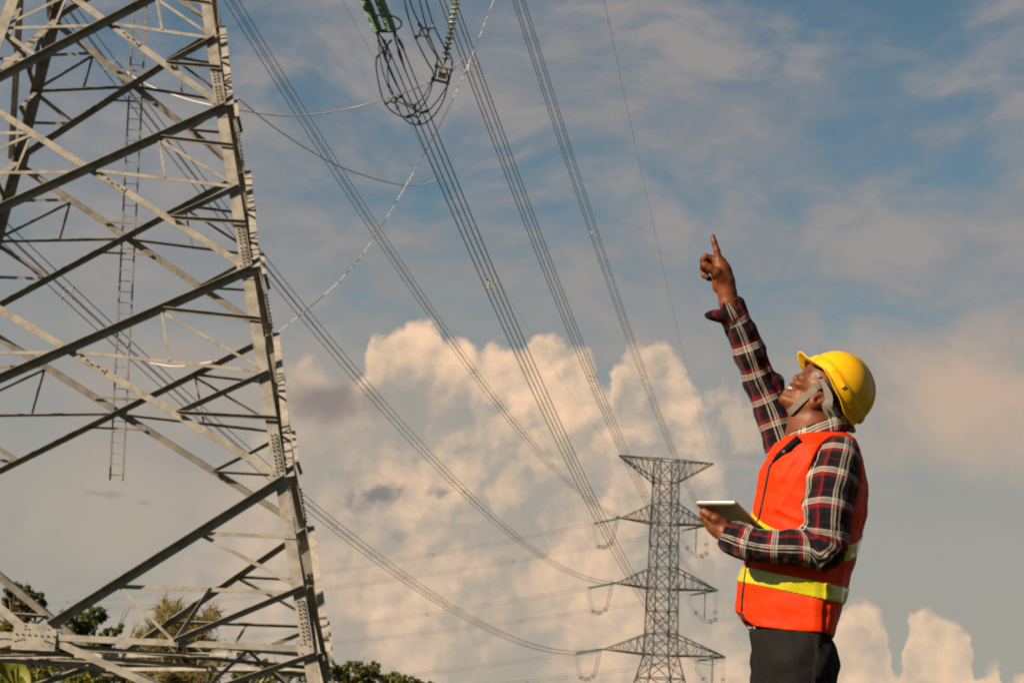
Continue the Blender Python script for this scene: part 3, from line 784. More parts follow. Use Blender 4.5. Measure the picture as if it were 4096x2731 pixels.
for k in 'abcef':                                   # tension strings of the near pylon above the picture
    A, B, sg = LINE[k]; L = np.linalg.norm(B - A); P = span(A, B, sg, np.array([.2 / L, (STRING + .15) / L])); sd_, _ = frame_at(P[1] - P[0])
    for s in (-1, 1):
        far_string(P[0] + sd_ * s * .21, P[1] + sd_ * s * .21, 'green tension insulator, %s of the pair at the %s %s arm of the near pylon' % ('left' if s < 0 else 'right', ROWN[k], 'left' if k in 'abc' else 'right'), .15, GLASS, 'tension insulators above the picture')
for k in 'abcdef':
    tip = FAR_END[k]; A, B, sg = LINE[k]; L = np.linalg.norm(B - A); side = 'left' if k in 'abc' else 'right'
    P = span(A, B, sg, np.array([1 - 6.0 / L, 1 - .5 / L, 1.0]))
    far_string(P[1], P[0], f'green insulator pulling towards the camera at the {ROWN[k]} {side} arm of the distant pylon')
    off = {'a': 7.9, 'b': 9.5, 'c': 7.4, 'd': 10.85, 'e': 9.29, 'f': 7.5}[k] * (-1 if k in 'abc' else 1)
    NB = np.array([*NEXT, 0]) + narm * off + np.array([0, 0, tip[2]])
    L2 = np.linalg.norm(NB - tip); Q = span(tip, NB, 8.0, np.array([.5 / L2, 6.0 / L2]))
    far_string(Q[0], Q[1], f'green insulator pulling away to the left at the {ROWN[k]} {side} arm of the distant pylon')
    ts = np.linspace(6.0 / L2, 1, 50)
    bundle('o' + k, tip, NB, 8.0, f'faint conductor bundle leaving the {ROWN[k]} {side} arm of the distant pylon leftwards', [.13, .30, .47, .64], 'outgoing conductor bundles', ts, .010)
    # jumper loop under the arm
    j0, j1 = P[0], Q[1]; drop = 4.2
    root = thing('jumper_loop', f'hanging jumper loop under the {ROWN[k]} {side} arm of the distant pylon', 'power line', j0, 'jumper loops of the distant pylon')
    if side == 'left': base = [j0 * (1 - t) + j1 * t + np.array([0, 0, -drop * (1 - (2 * t - 1) ** 4)]) for t in np.linspace(0, 1, 22)]
    else:
        mid = tip + np.array([0, 0, -4.6]) + TAN * -.3
        base = list(smooth_curve([j0, j0 + np.array([0, 0, -2.5]) * .9, j0 * .6 + mid * .4 + np.array([0, 0, -2.6]), mid, mid * .6 + j1 * .4 + np.array([0, 0, -1.8]), j1 + np.array([0, 0, -1.6]), j1], 30))
        far_string(tip + TAN * -2.1 + np.array([0, 0, -.3]), tip + TAN * -2.1 + np.array([0, 0, -4.6]), f'slim insulator hanging straight down from the {ROWN[k]} right arm of the distant pylon', .10)
    base = np.array(base); hor = nz(np.cross(j1 - j0, (0, 0, 1)))
    for i, j in ((-.2, -.2), (-.2, .2), (.2, -.2), (.2, .2)): MB().tube(base + hor * i + np.array([0, 0, j]), .022, 4).build('conductor', WIRE, root, True)
    for q in (.25, .45, .6, .78):
        i = int(q * (len(base) - 1)); mb = MB(); spacer_mesh(mb, base[i], base[i + 1] - base[i], .24, .04); mb.build('spacer', FIT_DARK, root)
# ------------------------------------------------------------------ vegetation
def leaf_material(name, c1, c2, c3):
    m = bpy.data.materials.new(name); m.use_nodes = True; nt = m.node_tree; g = G(nt); b = nt.nodes['Principled BSDF']; out = nt.nodes['Material Output']
    at = g.n('ShaderNodeAttribute'); at.attribute_name = 'rnd'; f = at.outputs['Fac']
    c = g.mix(g.ss(f, .0, .6), (*c1, 1), (*c2, 1)); c = g.mix(g.ss(f, .72, 1.0), c, (*c3, 1))
    g.put(b.inputs['Base Color'], c); b.inputs['Roughness'].default_value = .55; b.inputs['Specular IOR Level'].default_value = .3
    tr = g.n('ShaderNodeBsdfTranslucent'); nt.links.new(g.mix(1.0, c, (1.5, 1.5, .7, 1), 'MULTIPLY'), tr.inputs[0])
    mx = g.n('ShaderNodeMixShader'); mx.inputs[0].default_value = .28; nt.links.new(b.outputs[0], mx.inputs[1]); nt.links.new(tr.outputs[0], mx.inputs[2]); nt.links.new(mx.outputs[0], out.inputs[0])
    return m


BARK = mat('bark', (.11, .085, .06), .9, 0, .4, 5, .6, 12)
L_DARK = leaf_material('dark_leaves', (.026, .050, .016), (.060, .090, .024), (.130, .105, .035))
L_BROWN = leaf_material('dusky_leaves', (.035, .040, .016), (.075, .065, .028), (.150, .100, .045))
L_OLIVE = leaf_material('olive_needles', (.120, .112, .050), (.19, .16, .068), (.27, .185, .080))
L_YELL = leaf_material('yellow_green_leaves', (.045, .070, .014), (.130, .130, .020), (.240, .190, .030))
L_MID = leaf_material('mid_green_leaves', (.040, .066, .016), (.100, .115, .024), (.20, .165, .038))
L_PALM = leaf_material('palm_fronds', (.050, .060, .015), (.120, .100, .022), (.230, .170, .035))


def leaves(name, C, size, m, parent, seed, flat=.0, long=1.6, droop=0.0):
    """leaf-sized folded quads at the points C"""
    r = np.random.default_rng(seed); n = len(C); a = r.normal(size=(n, 3)); a[:, 2] = a[:, 2] * (1 - flat) - droop; a /= np.linalg.norm(a, axis=1)[:, None]
    b = r.normal(size=(n, 3)); b -= a * (a * b).sum(1)[:, None]; b /= np.linalg.norm(b, axis=1)[:, None]
    s = size * r.uniform(.55, 1.25, n)[:, None]; L = a * s * long / 2; W = b * s / 2 / max(1, long * .8)
    V = np.stack([C - L, C + W - L * .1, C + L, C - W - L * .1], 1).reshape(-1, 3); Q = np.arange(4 * n).reshape(n, 4)
    return np_mesh(name, V, Q, m, parent, False, {'rnd': ('FLOAT', np.repeat(r.uniform(0, 1, n), 4))})


def blob_points(blobs, Y, n, seed, depth=1.0, clump=.35, shell=.55):
    r = np.random.default_rng(seed); mpp = Y / FPX; out = []; area = np.array([q[2] ** 2 for q in blobs], float); area /= area.sum()
    for (bx, by, br), a in zip(blobs, area):
        c = atY(bx, by, Y + r.uniform(-.5, .5) * depth); R = br * mpp; k = max(4, int(n * a / 26))
        d = r.normal(size=(k, 3)); d /= np.linalg.norm(d, axis=1)[:, None]; rad = R * r.uniform(shell, 1.05, k)[:, None]; cc = c + d * rad
        for q in cc: m = int(26 * r.uniform(.4, 1.7)); out.append(q + r.normal(size=(m, 3)) * clump * R * np.array([.55, .55, .4]) * r.uniform(.6, 1.2))
    return np.concatenate(out)


def tree(name, label, blobs, Y, n, size, m, seed, trunk_x, group, limb=.10, clump=.27, long=1.6, droop=0.0, shell=.5):
    base = atY(trunk_x, 2731, Y); base[2] = 0; root = thing(name, label, 'tree', base, group); r = np.random.default_rng(seed + 500)
    cen = [atY(x, y, Y) for x, y, _ in blobs]; low = min(c[2] for c in cen); fork = np.array([base[0], base[1], max(low * .55, .8)])
    MB().tube(smooth_curve([base - (0, 0, .2), base * .5 + fork * .5 + (r.uniform(-.1, .1), 0, 0), fork], 8), np.linspace(limb * 2.0, limb * 1.3, 8), 8).build('trunk', BARK, root, True)
    mb = MB()
    for c in cen:
        mid = fork * .5 + c * .5 + np.array([0, 0, .25]); P = smooth_curve([fork, mid, c], 8); mb.tube(P, np.linspace(limb, limb * .18, 8), 6)
        for k in range(3):
            e = c + r.normal(size=3) * .5; mb.tube([P[5], e], [limb * .3, limb * .08], 5)
    mb.build('limbs', BARK, root, True)
    leaves('crown', blob_points(blobs, Y, n * .85, seed, 1.8, clump, shell), size, m, root, seed + 1, long=long, droop=droop)
    return root


BK = 'broadleaf trees behind the near pylon'
tree('broadleaf_tree', 'tall dusky tree at the far left, highest of the trees behind the pylon', [(62, 2365, 34), (100, 2392, 40), (150, 2425, 34), (38, 2405, 30), (95, 2440, 44), (160, 2385, 20), (60, 2480, 40), (20, 2440, 24)], 96, 5200, .15, L_BROWN, 1, 92, BK, .12)
tree('broadleaf_tree', 'dark green round crowned tree between the pylon plate and the wispy tree', [(392, 2452, 38), (350, 2480, 44), (300, 2515, 50), (252, 2462, 22), (430, 2545, 38), (476, 2520, 24), (385, 2590, 46), (285, 2580, 55), (440, 2610, 30), (330, 2650, 60), (200, 2560, 50)], 100, 9500, .16, L_DARK, 2, 340, BK, .13)
tree('broadleaf_tree', 'dense dark tree low behind the riveted plate at bottom left', [(40, 2560, 70), (110, 2600, 70), (180, 2640, 60), (30, 2660, 80), (120, 2700, 80)], 108, 6500, .16, L_DARK, 3, 90, BK, .13)
tree('broadleaf_tree', 'dark tree just outside the left edge behind the pylon', [(-160, 2440, 60), (-220, 2480, 70), (-120, 2520, 70), (-260, 2560, 70), (-180, 2600, 90), (-150, 2690, 90)], 112, 5000, .17, L_DARK, 31, -180, BK, .14)
tree('broadleaf_tree', 'mid green tree farthest left behind the pylon', [(-460, 2500, 60), (-520, 2540, 70), (-400, 2570, 70), (-560, 2620, 70), (-470, 2660, 90)], 125, 4500, .18, L_MID, 32, -470, BK, .14)
tree('shrub', 'yellow green bush along the bottom edge behind the pylon horizontals', [(210, 2680, 62), (300, 2715, 60), (395, 2690, 50), (455, 2715, 55), (520, 2700, 40), (330, 2760, 70), (480, 2770, 60)], 90, 7000, .12, L_YELL, 4, 350, 'bushes', .06)
tree('shrub', 'grey green bush at the foot of the palm', [(80, 2700, 50), (150, 2720, 45), (40, 2750, 60)], 92, 2600, .12, L_MID, 5, 90, 'bushes', .06)


def casuarina():
    Y = 104; base = atY(648, 2731, Y); base[2] = 0; root = thing('casuarina_tree', 'wispy olive tree with feathery drooping needles seen through the pylon', 'tree', base); r = np.random.default_rng(9)
    top = atY(690, 2440, Y); P = smooth_curve([base - (0, 0, .2), base * .5 + top * .5 + (-.15, 0, 0), top], 16); MB().tube(P, np.linspace(.16, .02, 16), 8).build('trunk', BARK, root, True)
    tips = [(656, 2412), (702, 2420), (865, 2440), (840, 2470), (780, 2470), (740, 2450), (640, 2450), (600, 2500), (545, 2532), (580, 2570), (520, 2600), (497, 2640), (540, 2690), (620, 2560), (700, 2520), (760, 2530), (842, 2567), (800, 2600), (830, 2650), (770, 2670), (860, 2710),
            (700, 2600), (660, 2500), (720, 2490), (600, 2640), (650, 2700), (740, 2620), (700, 2690), (580, 2720), (790, 2730), (530, 2740), (690, 2560), (640, 2620), (560, 2650), (810, 2530), (880, 2640)]
    mb = MB(); C = []
    for i, (x, y) in enumerate(tips):
        e = atY(x, y, Y + r.uniform(-1.0, 1.0)); k = np.clip((e[2] - .9) / (top[2]), .15, .97); s = P[int(k * 15 * .82)]; B = smooth_curve([s, s * .45 + e * .55 + (0, 0, -.15), e], 10); mb.tube(B, np.linspace(.035, .008, 10), 5)
        for q in range(240):
            t = r.uniform(.25, 1.03); j = t * 9; a = B[min(int(j), 8)]; b = B[min(int(j) + 1, 9)]; p = a + (b - a) * (j - int(j)); C.append(p + r.normal(size=3) * np.array([.13, .13, .16]) + (0, 0, -.06))
    mb.build('limbs', BARK, root, True); leaves('crown', np.array(C), .24, L_OLIVE, root, 10, long=5.0, droop=.8)


casuarina()
RT = 'distant trees right of the near pylon leg'
tree('broadleaf_tree', 'green tree just right of the near pylon leg at the bottom edge', [(1335, 2668, 28), (1392, 2690, 44), (1440, 2672, 30), (1490, 2668, 26), (1500, 2700, 30), (1350, 2720, 50), (1440, 2730, 55), (1500, 2745, 40)], 140, 5200, .20, L_MID, 20, 1420, RT, .14)
tree('broadleaf_tree', 'small rounded tree left of the distant tree tips at the bottom edge', [(1582, 2702, 22), (1545, 2722, 28), (1625, 2726, 30), (1590, 2745, 40)], 146, 2400, .20, L_MID, 21, 1585, RT, .12)
tree('broadleaf_tree', 'lowest tree tip at the bottom edge towards the middle', [(1668, 2738, 22), (1725, 2738, 16), (1700, 2760, 30)], 150, 1500, .20, L_DARK, 22, 1690, RT, .12)
tree('broadleaf_tree', 'tree seen through the lower right corner of the near pylon', [(1050, 2655, 26), (1005, 2672, 26), (1100, 2690, 36), (960, 2715, 36), (1170, 2700, 34), (1230, 2705, 34), (1050, 2735, 60), (1280, 2690, 30)], 135, 4200, .19, L_MID, 23, 1080, RT, .13)


def frond(mb_r, pts, width, C, D, r, n=70):
    P = smooth_curve(pts, 16); mb_r.tube(P, np.linspace(.025, .008, 16), 5)
    for i in range(n):
        t = .12 + .88 * i / n; j = t * 15; a = P[min(int(j), 14)]; b = P[min(int(j) + 1, 15)]; p = a + (b - a) * (j - int(j)); tg = nz(b - a); s = nz(np.cross(tg, (0, .35, 1)))
        for k in (-1, 1): C.append(p); D.append(nz(s * k * .9 + tg * .55 + np.array([0, 0, -.45])) * width * math.sin(math.pi * min(1, .15 + .85 * t)) ** .6)


def palm():
    Y = 86; crown = atY(-15, 2600, Y); base = crown.copy(); base[2] = 0; root = thing('palm_tree', 'coconut palm with yellowing fronds at the bottom left corner', 'tree', base); r = np.random.default_rng(4)
    MB().tube(smooth_curve([base - (0, 0, .2), base * .5 + crown * .5 + (.15, 0, 0), crown], 10), np.linspace(.16, .11, 10), 8).build('trunk', BARK, root, True)
    for k in range(15):
        a = k * 2.39996; el = r.uniform(.1, 1.25); L = r.uniform(1.5, 2.2); h = np.array([math.cos(a), math.sin(a), 0]); mb = MB(); C = []; D = []
        frond(mb, [crown, crown + h * L * .45 * math.cos(el) + np.array([0, 0, L * .5 * math.sin(el) + .15]), crown + h * L * .85 * math.cos(el * .6) + np.array([0, 0, L * .45 * math.sin(el) - .1]), crown + h * L * math.cos(el * .5) + np.array([0, 0, L * .2 * math.sin(el) - .55])], .48, C, D, r)
        C = np.array(C); D = np.array(D); W = np.cross(D, (0, 1, .3)); W /= np.linalg.norm(W, axis=1)[:, None]; W *= .022
        V = np.stack([C - W, C + W, C + D + W * .2, C + D - W * .2], 1).reshape(-1, 3); f = np_mesh('frond', V, np.arange(len(V)).reshape(-1, 4), L_PALM, root, False, {'rnd': ('FLOAT', np.repeat(r.uniform(0, 1, len(C)), 4))})
        mb.build('rib', BARK, f)


palm()


def banana():
    Y = 82; base = atY(70, 2731, Y); base[2] = 0; root = thing('banana_plant', 'banana plant with broad arching leaves at the bottom left', 'plant', base)
    c = atY(60, 2790, Y); MB().tube([base - (0, 0, .1), c], [.14, .09], 8).build('stem', mat('banana_stem', (.12, .12, .04), .6), root, True)
    for L in ([(60, 2790), (50, 2670), (60, 2560), (64, 2492)], [(60, 2790), (70, 2680), (105, 2690), (122, 2745)], [(60, 2790), (20, 2680), (-40, 2650), (-80, 2700)], [(60, 2790), (35, 2640), (25, 2600), (15, 2585)], [(60, 2790), (100, 2720), (150, 2740), (180, 2790)]):
        P = smooth_curve([atY(x, y, Y - .3 * i) for i, (x, y) in enumerate(L)], 20); T = np.gradient(P, axis=0); V = []
        for i, (p, t) in enumerate(zip(P, T)):
            w = .20 * math.sin(math.pi * min(.98, .06 + i / 20)) ** .7; s = nz(np.cross(t, (0.2, 1, .3))); up = np.cross(s, nz(t)); V += [p - s * w - up * w * .35, p, p + s * w - up * w * .35]
        F = [(i * 3 + k, i * 3 + k + 1, i * 3 + k + 4, i * 3 + k + 3) for i in range(19) for k in (0, 1)]; np_mesh('leaf', V, F, L_YELL, root, True, {'rnd': ('FLOAT', np.full(len(V), .62))})


banana()
# ------------------------------------------------------------------ signed-distance modelling (body and clothes)
class Cap:
    def __init__(s, a, b, ra, rb): s.a, s.b, s.ra, s.rb = np.asarray(a, float), np.asarray(b, float), ra, rb; s.c = (s.a + s.b) / 2; s.R = np.linalg.norm(s.b - s.a) / 2 + max(ra, rb)
    def __call__(s, P):
        ba = s.b - s.a; t = np.clip(((P - s.a) @ ba) / (ba @ ba + 1e-12), 0, 1); return np.linalg.norm(P - s.a - t[:, None] * ba, axis=1) - (s.ra + (s.rb - s.ra) * t)


class Ell:
    def __init__(s, c, r, axes=None): s.c = np.asarray(c, float); s.r = np.asarray(r, float); s.M = np.eye(3) if axes is None else np.array([nz(a) for a in axes]); s.R = max(r)
    def __call__(s, P):
        q = (P - s.c) @ s.M.T; k0 = np.linalg.norm(q / s.r, axis=1); k1 = np.linalg.norm(q / s.r ** 2, axis=1) + 1e-9; return k0 * (k0 - 1) / k1


class Fn:
    def __init__(s, f, c, R): s.f, s.c, s.R = f, np.asarray(c, float), R
    def __call__(s, P): return s.f(P)


def smin(a, b, k):
    if k <= 0: return np.minimum(a, b)
    h = np.maximum(k - np.abs(a - b), 0) / k; return np.minimum(a, b) - h * h * k * .25


def sdf_eval(ops, P, near=None):
    d = np.full(len(P), 9.0)
    c = P.mean(0); R = np.linalg.norm(P - c, axis=1).max() if len(P) > 1 else 0
    for op, prim, k in ops:
        far = np.linalg.norm(prim.c - c) - prim.R - R - k - .05 > 0.05
        if op == 'u':
            if far: d = np.minimum(d, np.linalg.norm(P - prim.c, axis=1) - prim.R); continue
            d = smin(d, prim(P), k)
        elif op == 's':
            if far: continue
            d = -smin(-d, prim(P), k)
        elif op == 'i': d = -smin(-d, -prim(P), k)
        elif op == 'd': d = d + prim(P)
    return d


def sdf_mesh(ops, lo, hi, h):
    lo = np.asarray(lo, float); hi = np.asarray(hi, float); B = 16
    nb = np.ceil((hi - lo) / (h * B)).astype(int); n = nb * B
    V = np.ones(n, np.float32)
    gi = np.stack(np.meshgrid(*[np.arange(B)] * 3, indexing='ij'), -1).reshape(-1, 3)
    cen = np.stack(np.meshgrid(*[np.arange(k) for k in nb], indexing='ij'), -1).reshape(-1, 3)
    dcs = sdf_eval(ops, lo + (cen * B + B / 2) * h)
    for b, dc in zip(cen, dcs):
        s = tuple(slice(q * B, q * B + B) for q in b)
        if abs(dc) > B * h * 1.15: V[s] = 1 if dc > 0 else -1
        else: V[s] = sdf_eval(ops, lo + (b * B + gi) * h).reshape(B, B, B)
    S = V < 0
    c8 = [S[i:n[0] - 1 + i, j:n[1] - 1 + j, k:n[2] - 1 + k] for i in (0, 1) for j in (0, 1) for k in (0, 1)]
    anyv = c8[0].copy(); allv = c8[0].copy()
    for q in c8[1:]: anyv |= q; allv &= q
    act = np.argwhere(anyv & ~allv); idx = -np.ones(np.array(n) - 1, np.int32); idx[tuple(act.T)] = np.arange(len(act))
    acc = np.zeros((len(act), 3)); cnt = np.zeros(len(act)); cor = np.array([(i, j, k) for i in (0, 1) for j in (0, 1) for k in (0, 1)])
    val = np.stack([V[tuple((act + o).T)] for o in cor], 1)
    for a in range(8):
        for b in range(a + 1, 8):
            if np.abs(cor[a] - cor[b]).sum() != 1: continue
            m = (val[:, a] < 0) != (val[:, b] < 0); t = val[m, a] / (val[m, a] - val[m, b])
            acc[m] += cor[a] + (cor[b] - cor[a]) * t[:, None]; cnt[m] += 1
    pos = lo + (act + acc / cnt[:, None]) * h
    Q = []
    for ax in range(3):
        o = np.zeros(3, int); o[ax] = 1; e1 = np.zeros(3, int); e1[(ax + 1) % 3] = 1; e2 = np.zeros(3, int); e2[(ax + 2) % 3] = 1
        A = S[:-1, :-1, :-1]; Bv = S[1 if ax == 0 else 0:n[0] - (0 if ax == 0 else 1), 1 if ax == 1 else 0:n[1] - (0 if ax == 1 else 1), 1 if ax == 2 else 0:n[2] - (0 if ax == 2 else 1)]
        E = np.argwhere(A != Bv); E = E[(E[:, (ax + 1) % 3] > 0) & (E[:, (ax + 2) % 3] > 0)]
        q = np.stack([idx[tuple((E - e1 - e2).T)], idx[tuple((E - e2).T)], idx[tuple(E.T)], idx[tuple((E - e1).T)]], 1)
        flip = ~A[tuple(E.T)]; q[flip] = q[flip][:, ::-1]; Q.append(q)
    return pos, np.concatenate(Q)


def vnoise(P, s, seed=0):
    """cheap smooth pseudo-noise from sines"""
    r = np.random.default_rng(seed); o = np.zeros(len(P))
    for i in range(6):
        d = nz(r.normal(size=3)); o += np.sin((P @ d) * s * (1 + .45 * i) + r.uniform(0, 6.28)) / (1 + .45 * i)
    return o / 2.4


# ------------------------------------------------------------------ the worker
YM = 6.80; SC = 1 / 1340.0


def PP(x, y, w=0.0): return atY(x, y, YM - w)


def poly(pts, w=None): return [PP(*p) for p in pts]


EX = (PP(3300, 1600) - PP(3200, 1600)) / 100 / SC; EY = (PP(3250, 1550) - PP(3250, 1650)) / 100 / SC; EW = np.array([0, -1.0, 0])     # picture right, up, towards the viewer (unit-ish)

# torso rows of the vest outline: y, left x, right x, ridge x, near depth, far depth, roundness
ROWS = [(1705, 3190, 3350, 3275, .050, .050, 2.2), (1728, 3150, 3388, 3285, .085, .085, 2.2), (1764, 3115, 3424, 3300, .138, .138, 2.3), (1809, 3085, 3438, 3305, .176, .176, 2.4), (1884, 3045, 3460, 3300, .195, .195, 2.3),
        (1933, 3034, 3467, 3295, .197, .195, 2.2), (1981, 3024, 3469, 3290, .197, .195, 2.1), (2064, 3007, 3466, 3285, .195, .19, 2.0), (2167, 2995, 3431, 3278, .190, .185, 1.9), (2236, 2983, 3417, 3272, .188, .18, 1.8),
        (2312, 2966, 3397, 3265, .186, .178, 1.7), (2347, 2954, 3390, 3262, .186, .176, 1.65), (2436, 2940, 3369, 3258, .184, .175, 1.6), (2500, 2946, 3346, 3254, .184, .175, 1.6), (2570, 2952, 3322, 3250, .182, .175, 1.6), (2640, 2960, 3318, 3250, .18, .175, 1.7)]
HIPS = [(2380, 3020, 3330, 3240, .16, .16, 2.0), (2480, 3004, 3305, 3240, .165, .165, 2.0), (2553, 3003, 3310, 3235, .170, .170, 2.0), (2622, 3007, 3312, 3230, .172, .172, 2.0), (2700, 3012, 3322, 3220, .170, .170, 2.0), (2790, 3030, 3320, 3215, .15, .15, 2.0)]


def stack(rows, shrink=0.0):
    R = sorted([(PP((l + r) / 2, y)[2], PP(l, y)[0], PP(r, y)[0], PP(k, y)[0], bn, bf, p) for y, l, r, k, bn, bf, p in rows]); A = np.array(R).T
    z0, z1 = A[0][0], A[0][-1]

    def f(P):
        z = P[:, 2]; l, r, k, bn, bf, p = (np.interp(z, A[0], A[i]) for i in range(1, 7))
        l = l + shrink; r = r - shrink; bn = bn - shrink; bf = bf - shrink
        dx = P[:, 0] - k; ax = np.where(dx < 0, k - l, r - k); dy = P[:, 1] - YM; by = np.where(dy < 0, bn, bf); ax = np.maximum(ax, .02); by = np.maximum(by, .02)
        n = (np.abs(dx / ax) ** p + np.abs(dy / by) ** p + 1e-9) ** (1 / p); d = (n - 1) * np.minimum(ax, by)
        return np.maximum(d, np.maximum(z - z1 + shrink, z0 - z))
    c = np.array([(A[1].min() + A[2].max()) / 2, YM, (z0 + z1) / 2]); return Fn(f, c, np.linalg.norm([(A[2].max() - A[1].min()) / 2, .2, (z1 - z0) / 2]))


def chain(pts):
    """pts: (x, y, w, r) -> list of capsules"""
    return [Cap(PP(*a[:3]), PP(*b[:3]), a[3], b[3]) for a, b in zip(pts[:-1], pts[1:])]


R_ARM = [(3150, 1815, -.15, .066), (3098, 1660, -.15, .056), (3035, 1515, -.13, .047), (3003, 1420, -.11, .049), (2968, 1330, -.09, .043), (2935, 1262, -.075, .042)]
L_ARM = [(3352, 1835, .150, .066), (3330, 1930, .185, .070), (3312, 2030, .205, .067), (3308, 2120, .215, .063), (3300, 2195, .215, .055)]
L_FORE = [(3300, 2195, .215, .055), (3180, 2188, .210, .0475), (3080, 2186, .195, .0435), (3000, 2176, .175, .044), (2945, 2158, .160, .043), (2920, 2150, .155, .043)]


def skin_ops():
    o = []; U = lambda p, k=.012: o.append(('u', p, k)); S = lambda p, k=.006: o.append(('s', p, k))
    # cranium, face, jaw
    U(Ell(PP(3322, 1555), (.088, .076, .098), (EX * .8 + EY * .59, EW, -EX * .59 + EY * .8)), 0)
    U(Cap(PP(3288, 1524), PP(3272, 1560), .052, .056), .02)
    U(Cap(PP(3264, 1543), PP(3222, 1592), .046, .036), .014)
    for s in (1, -1):
        U(Cap(PP(3256, 1622, .047 * s), PP(3166, 1606, .018 * s), .019, .017), .022)
        U(Ell(PP(3224, 1545, .036 * s), (.026, .018, .018), (EX * .7 + EY * .5, EW, EY)), .012)          # cheek
        U(Ell(PP(3200, 1576, .026 * s), (.018, .014, .016)), .012)
        S(Ell(PP(3217, 1506, .032 * s), (.011, .012, .010)), .008)                                           # eye socket
        U(Ell(PP(3228, 1510, .030 * s), (.0105, .0105, .010)), .002)
        U(Cap(PP(3243, 1482, .008 * s), PP(3254, 1497, .043 * s), .009, .008), .010)                          # brow
        U(Ell(PP(3189, 1526, .0125 * s), (.0085, .008, .0075)), .006)                                         # nostril wing
    U(Cap(PP(3222, 1500), PP(3189, 1511), .0085, .0105), .008); U(Ell(PP(3184, 1516), (.0105, .0115, .0095)), .006)
    U(Ell(PP(3201, 1566), (.026, .032, .027)), .010)
    U(Cap(PP(3168, 1541, 0), PP(3184, 1557, .026), .0085, .005), .004); U(Cap(PP(3168, 1541, 0), PP(3184, 1557, -.026), .0085, .005), .004)
    U(Cap(PP(3147, 1567, 0), PP(3172, 1570, .024), .0095, .006), .005); U(Cap(PP(3147, 1567, 0), PP(3172, 1570, -.024), .0095, .006), .005)
    S(Cap(PP(3154, 1551, -.016), PP(3154, 1551, .016), .0058, .0058), .003); S(Cap(PP(3154, 1551, .016), PP(3180, 1562, .029), .0058, .002), .003)
    S(Ell(PP(3143, 1581), (.007, .02, .004)), .008)
    U(Ell(PP(3141, 1598), (.0195, .022, .019)), .012); U(Cap(PP(3170, 1603), PP(3220, 1612), .022, .036), .014)
    U(Cap(PP(3200, 1630), PP(3240, 1650), .020, .035), .03)
    # ears
    for s in (1, -1):
        ea = nz(EX * 110 + EY * 90); eb = nz(EX * -.6 + EY * .8)
        U(Ell(PP(3276, 1597, .073 * s), (.034, .021, .009), (ea, eb, EW)), .004); S(Ell(PP(3274, 1598, .083 * s), (.020, .011, .008), (ea, eb, EW)), .004); U(Ell(PP(3262, 1610, .074 * s), (.011, .010, .009)), .006)
        S(Ell(PP(3268, 1601, .080 * s), (.008, .006, .010), (ea, eb, EW)), .003)
    # neck
    U(Cap(PP(3272, 1610), PP(3268, 1800), .060, .068), .03); U(Cap(PP(3205, 1650), PP(3200, 1760), .028, .030), .04)
    U(Cap(PP(3188, 1700), PP(3192, 1715), .013, .013), .03)
    # hidden trunk and upper arms joining the hands to the head
    U(Cap(PP(3270, 1800), PP(3180, 2500), .10, .11), .04); U(Cap(PP(3270, 1790), PP(3150, 1815, -.14), .06, .045), .03); U(Cap(PP(3290, 1800), PP(3350, 1840, .14), .06, .045), .03)
    for L in (R_ARM, L_ARM, L_FORE):
        for c in chain([(x, y, w, r - .014) for x, y, w, r in L]): U(c, .01)
    for s, x in ((1, 3215), (-1, 3165)):
        hp = PP(x, 2640, .085 * s); kn = np.array([hp[0] - .02, hp[1], .47]); an = np.array([hp[0] + .0, hp[1], .09])
        U(Cap(hp, kn, .075, .052), .02); U(Cap(kn, an, .05, .036), .02)
    # raised right hand
    W = -.07
    for c in chain([(2938, 1270, W, .030), (2916, 1213, W, .0285), (2909, 1172, W, .0275), (2899, 1128, W, .030), (2888, 1085, W, .028), (2879, 1052, W, .022)]): U(c, .012)
    U(Cap(PP(2872, 1148, W - .012), PP(2866, 1100, W - .016), .017, .016), .014)
    for c in chain([(2877, 1048, W + .008, .0125), (2868, 1003, W + .008, .0098), (2857, 969, W + .006, .0085), (2851.5, 945, W + .004, .0068)]): U(c, .005)
    for c in chain([(2886, 1112, W + .020, .0185), (2866, 1090, W + .030, .0155), (2841, 1074, W + .034, .0125), (2821, 1063, W + .034, .0118), (2806, 1055, W + .034, .0098)]): U(c, .006)
    for c in chain([(2868, 1046, W - .008, .013), (2846, 1034, W - .006, .0112), (2824, 1028, W - .004, .0108), (2806, 1048, W + .002, .0096), (2799, 1068, W + .006, .0085)]): U(c, .003)
    for c in chain([(2862, 1062, W - .022, .012), (2832, 1052, W - .022, .0105), (2812, 1076, W - .014, .0098), (2817, 1102, W - .006, .0088), (2828, 1108, W - .004, .0085)]): U(c, .003)
    for c in chain([(2858, 1082, W - .034, .011), (2832, 1075, W - .036, .0095), (2820, 1096, W - .026, .009), (2835, 1116, W - .018, .008)]): U(c, .003)
    # left hand under the tablet
    W = .135
    for c in chain([(2960, 2162, .160, .028), (2925, 2148, .150, .0265), (2900, 2128, W, .027), (2872, 2106, W - .01, .027), (2852, 2092, W - .02, .022)]): U(c, .012)
    U(Cap(PP(2872, 2122, W - .015), PP(2846, 2112, W - .03), .018, .013), .012)
    for c in chain([(2893, 2092, W + .008, .016), (2864, 2075, W + .012, .0145), (2837, 2060, W + .008, .012), (2818, 2047, W + .0, .0098), (2813, 2043, W - .002, .008)]): U(c, .006)
    for c in chain([(2856, 2098, W - .01, .0145), (2834, 2086, W - .012, .0115), (2814, 2066, W - .018, .0098), (2806, 2052, W - .026, .008)]): U(c, .004)
    for c in chain([(2858, 2108, W - .025, .013), (2836, 2100, W - .034, .0115), (2818, 2080, W - .046, .0098), (2822, 2064, W - .054, .008)]): U(c, .004)
